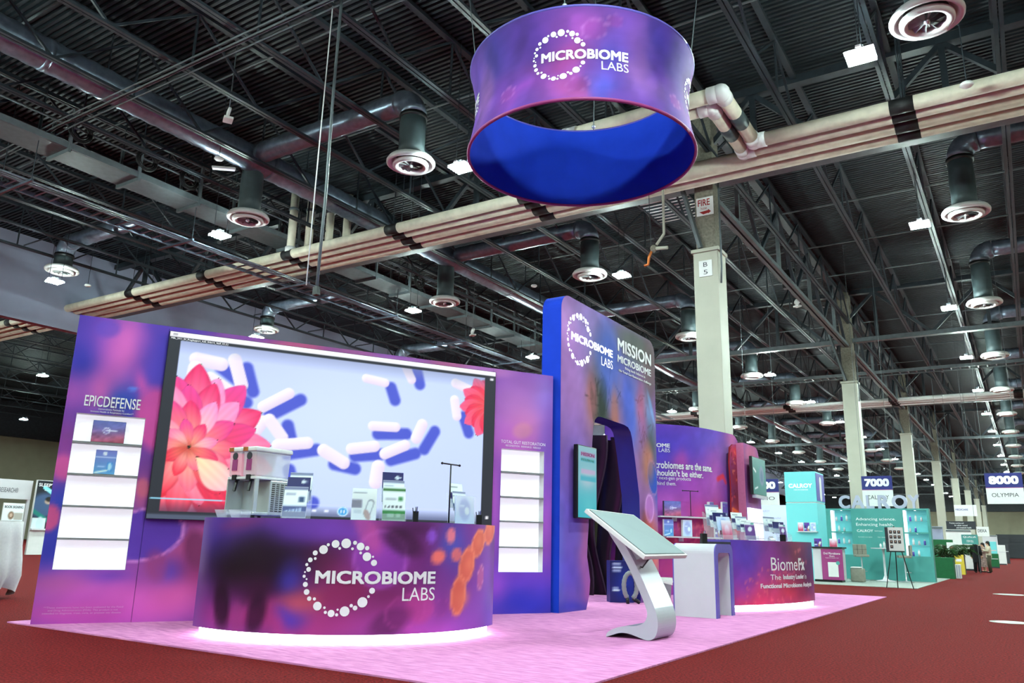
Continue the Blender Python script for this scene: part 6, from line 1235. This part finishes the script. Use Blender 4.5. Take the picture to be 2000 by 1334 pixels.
# ------------------------------------------------------------------ visitors standing in the aisle
def person(label, loc, rotz, h, top, low, long_hair, arms, coat=None, skirt=False):
    t = thing('person', label, 'person', loc, rotz); k = h / 1.45
    J = dict(pel=(0, 0, .78), sp=(0, .01, .95), ch=(0, .01, 1.12), nk=(0, .0, 1.24), hd=(0, -.015, 1.33), ht=(0, -.01, 1.42), ls=(-.15, 0, 1.18), rs=(.15, 0, 1.18), lh=(-.08, 0, .74), rh=(.08, 0, .74), lk=(-.085, -.01, .41), rk=(.085, -.02, .41), la=(-.085, .01, .06), ra=(.09, .0, .06), lf=(-.09, -.11, .025), rf=(.1, -.11, .025))
    J.update(arms)
    E_ = [('pel', 'sp'), ('sp', 'ch'), ('ch', 'nk'), ('nk', 'hd'), ('hd', 'ht'), ('ch', 'ls'), ('ch', 'rs'), ('ls', 'le'), ('le', 'lw'), ('lw', 'lp'), ('rs', 're'), ('re', 'rw'), ('rw', 'rp'), ('pel', 'lh'), ('pel', 'rh'), ('lh', 'lk'), ('lk', 'la'), ('la', 'lf'), ('rh', 'rk'), ('rk', 'ra'), ('ra', 'rf')]
    Rd = dict(pel=.115, sp=.1, ch=.115, nk=.042, hd=.075, ht=.06, ls=.055, rs=.055, le=.04, re=.04, lw=.026, rw=.026, lp=.03, rp=.03, lh=.085, rh=.085, lk=.055, rk=.055, la=.035, ra=.035, lf=.03, rf=.03)
    names = list(J); V = [tuple(c * k for c in J[n]) for n in names]; ed = [(names.index(a), names.index(b)) for a, b in E_]; rad = [Rd[n] * k for n in names]
    for side in ('l', 'r'):                                        # five fingers rooted in each palm
        w0 = Vector(J[side + 'w']); p0 = Vector(J[side + 'p']); d_ = (p0 - w0).normalized(); sx = d_.cross(Vector((0, 0.6, 0.8))).normalized()
        for f in range(5):
            root = names.index(side + 'p'); L_ = (.032, .05, .056, .05, .04)[f]; of = sx * (f - 2) * .012
            a = p0 + d_ * (.0 if f == 0 else .02) + of + (sx * -.014 if f == 0 else Vector()); b_ = a + d_ * L_ * .6 + Vector((0, 0, -.006)); c_ = b_ + d_ * L_ * .4 + Vector((0, 0, -.012))
            i0 = len(V); V += [tuple(q * k for q in v_) for v_ in (a, b_, c_)]; rad += [.009 * k, .008 * k, .007 * k]; ed += [(root, i0), (i0, i0 + 1), (i0 + 1, i0 + 2)]
    me = bpy.data.meshes.new('body'); me.from_pydata([tuple(c * S for c in v_) for v_ in V], ed, []); me.materials.append(M['skin'])
    o = bpy.data.objects.new('body', me); link(o, t); md = o.modifiers.new('skin', 'SKIN')
    if not me.skin_vertices: me.attributes.new('x', 'FLOAT', 'POINT')
    lay = me.skin_vertices[0].data if me.skin_vertices else None
    if lay is None:
        bpy.context.view_layer.objects.active = o
    else:
        for i, r_ in enumerate(rad): lay[i].radius = (r_ * S, r_ * S)
        lay[0].use_root = True
    sd = o.modifiers.new('smooth', 'SUBSURF'); sd.levels = 1; sd.render_levels = 2
    def K(*pts): return [tuple(c * k for c in p) for p in pts]
    # clothing follows the limbs
    def ell_loft(rings, name, m):
        mb_ = MB(); n = 16; Vv = []
        for (cx, cy, cz, rx, ry) in rings: Vv += [((cx + rx * math.cos(2 * math.pi * i / n)) * k, (cy + ry * math.sin(2 * math.pi * i / n)) * k, cz * k) for i in range(n)]
        mb_.add(Vv, [(a * n + i, a * n + (i + 1) % n, (a + 1) * n + (i + 1) % n, (a + 1) * n + i) for a in range(len(rings) - 1) for i in range(n)]); return mb_.build(name, M[m], t, True)
    ell_loft([(0, 0, .70 if not coat else .45, .165, .125), (0, 0, .8, .16, .12), (0, .01, .95, .14, .11), (0, .01, 1.1, .165, .12), (0, .005, 1.2, .16, .1), (0, 0, 1.25, .06, .055)], 'top', top)
    for a in 'lr': MB().tube(K(J[a + 's'], J[a + 'e'], J[a + 'w']), [.068 * k, .056 * k, .042 * k], 10).build('sleeve', M[top], t, True)
    if skirt: ell_loft([(0, 0, .25, .2, .17), (0, 0, .55, .17, .14), (0, 0, .82, .14, .115)], 'skirt', low)
    else:
        for a in 'lr': MB().tube(K((J[a + 'h'][0], 0, .8), J[a + 'k'], (J[a + 'a'][0], J[a + 'a'][1], .05)), [.098 * k, .078 * k, .07 * k], 12).build('trouser_leg', M[low], t, True)
    for a in 'lr': MB().ball((J[a + 'f'][0] * k, (J[a + 'f'][1] + .05) * k, .03 * k), (.04 * k, .1 * k, .032 * k), 10, 6).build('shoe', M['blackcloth'], t, True)
    MB().ball((0, .012 * k, 1.375 * k), (.085 * k, .09 * k, .085 * k), 12, 8).build('hair', M['hair'], t, True)
    if long_hair: ell_loft([(0, .06, 1.12, .075, .03), (0, .065, 1.25, .085, .04), (0, .05, 1.36, .08, .05)], 'long_hair', 'hair')
    for s_ in (-1, 1): MB().ball((s_ * .03 * k, -.083 * k, 1.345 * k), .009 * k, 8, 5).build('eye', M['hair'], t, True)
    MB().ball((0, -.093 * k, 1.325 * k), (.01 * k, .014 * k, .016 * k), 8, 5).build('nose', M['skin'], t, True); MB().box(-.02 * k, .02 * k, -.087 * k, -.08 * k, 1.293 * k, 1.3 * k).build('mouth', M['inkred'], t)
    return t
ARM_D = dict(le=(-.2, .02, .96), lw=(-.21, -.02, .76), lp=(-.21, -.04, .7), re=(.2, .02, .96), rw=(.21, -.02, .76), rp=(.21, -.04, .7))
ARM_F = dict(le=(-.19, -.03, .97), lw=(-.08, -.2, 1.04), lp=(-.04, -.25, 1.06), re=(.19, -.03, .97), rw=(.08, -.2, 1.02), rp=(.04, -.25, 1.04))
person('person in black clothes standing with their back to the camera', (-2.2, 41.6, 0), R(165), 1.4, 'blackcloth', 'blackcloth', True, ARM_D, True)
person('person in a cream sweater and olive trousers standing in the aisle', (-1.74, 42.0, 0), R(-80), 1.36, 'knit', 'olive', True, ARM_F)
person('person in a patterned dress standing between the other two visitors', (-2.0, 43.2, 0), R(-60), 1.3, 'patt', 'patt', True, ARM_F, None, True)

# ================================================================== LEFT SIDE
hb = thing('header_sign', 'white booth header lettered S RESEARCH at the far left', 'sign', (-30.8, 13.4, 0), R(90))
MB().box(-0.6, 2.1, 0, 0.12, 1.93, 2.62).build('header_panel', M['white'], hb, bevel=0.01); MB().box(-0.6, -0.5, 0.02, 0.1, 0, 1.93).build('post', M['white'], hb); MB().box(2.0, 2.1, 0.02, 0.1, 0, 1.93).build('post', M['white'], hb)
lettering(hb, 'S RESEARCH®', 0.88, 1.62, 2.16, 2.33, M['inkdark'], flat(-0.006), 0)
sp_ = thing('poster_stand', 'tall dark poster stand lettered SLEEPTIDES beside the big wall', 'poster', (-30.6, 15.55, 0), R(90))
MB().box(0, 1.15, 0, 0.1, 0, 2.66).build('board', M['matte'], sp_)
c = Canvas(0.01, 1.14, 0.92, 2.64, 0.03, (30, 34, 44)); c.ell(0.35, 1.75, 0.5, 0.45, (70, 92, 130), 0.9, 0.3, 0.4); c.ell(0.5, 1.9, 0.14, 0.1, (186, 150, 130), 0.9, 0, 0.4); c.ell(0.52, 1.98, 0.14, 0.09, (30, 26, 26), 0.9, 0, 0.4); c.cap(0.3, 2.4, 1.2, 1.85, 0.07, (130, 214, 232)); c.cap(0.0, 1.55, 1.0, 0.95, 0.07, (30, 120, 110)); c.rect(0, 0.5, 0.9, 1.3, (206, 214, 214)); c.ell(0.3, 1.1, 0.13, 0.25, (190, 204, 206), 0.9, 0, 0.3)
c.build('printed_face', M['gloss'], sp_, flat(-0.003)); lettering(sp_, 'SLEEPTIDES', 0.06, 1.0, 2.43, 2.55, M['ink'], flat(-0.007), 0.02); lettering(sp_, 'Restful sleep', 0.3, 0.9, 2.26, 2.32, M['ink'], flat(-0.007), 0.0); MB().box(0.0, 1.15, -0.12, -0.003, 0.86, 0.92).build('ledge', M['white'], sp_)
bs = thing('poster_stand', 'white poster stand lettered BOOK SIGNING at the far left', 'poster', (-30.4, 14.42, 0), R(90))
MB().box(0, 0.72, 0, 0.04, 0, 1.78).build('board', M['matte'], bs); c = Canvas(0.01, 0.71, 0.02, 1.76, 0.03, (222, 224, 226)); c.ell(0.3, 1.35, 0.1, 0.14, (120, 84, 62), 0.9, 0, 0.4); c.ell(0.3, 1.36, 0.05, 0.07, (206, 170, 150), 0.9, 0, 0.4); c.rect(0.4, 0.7, 1.2, 1.45, (170, 160, 150)); c.rect(0.25, 0.65, 0.85, 1.05, (84, 100, 120)); c.rect(0.3, 0.6, 0.3, 0.7, (206, 206, 170)); c.build('printed_face', M['gloss'], bs, flat(-0.003)); lettering(bs, 'BOOK SIGNING', 0.05, 0.67, 1.6, 1.69, M['inkdark'], flat(-0.007), 0.01)
dt = thing('draped_table', 'white cloth draped bar table at the far left edge', 'table', (-11.72, 5.4, 0))
n = 60; V = []; F = []
for z, r0, amp in ((1.0, 0.4, 0.0), (0.985, 0.415, 0.0), (0.8, 0.42, 0.015), (0.5, 0.45, 0.035), (0.3, 0.46, 0.045), (0.1, 0.4, 0.06)):
    for i in range(n):
        a = 2 * math.pi * i / n; r_ = r0 + amp * math.sin(a * 9 + 0.5 * math.sin(3 * a)); V.append((r_ * math.cos(a), r_ * math.sin(a), z + (0.06 * math.sin(a * 4) if z < 0.2 else 0)))
for k in range(5): F += [(k * n + i, k * n + (i + 1) % n, (k + 1) * n + (i + 1) % n, (k + 1) * n + i) for i in range(n)]
F.append(tuple(range(n))); MB().add(V, F).build('cloth', M['cloth'], dt, True); MB().lathe([(0.2, 0), (0.2, 0.02), (0.03, 0.04), (0.03, 0.95)], n=14).build('pedestal', M['black'], dt)
bb = thing('blue_box', 'small blue box lying on the white draped table', 'box', (-11.6, 5.3, 1.001), R(20)); MB().box(-0.12, 0.1, -0.09, 0.09, 0, 0.07).build('carton', M['blue'], bb, bevel=0.006); MB().box(-0.125, 0.105, -0.095, 0.095, 0.05, 0.075).build('lid', M['blue'], bb, bevel=0.004)
for j, (x, y, r_) in enumerate(((-0.38, 12.9, 0.24), (-0.55, 21.2, 0.34))):
    t = thing('floor_sticker', 'pale round floor sticker %s the red aisle carpet' % ('on the near part of', 'farther along')[j], 'sticker', (x, y, 0)); MB().lathe([(0, 0.004), (r_, 0.004), (r_, 0.001)], n=32).build('disc', M['tan'], t); MB().lathe([(r_ * 0.7, 0.005), (r_ * 0.55, 0.005)], n=32).build('printed_ring', M['white'], t)
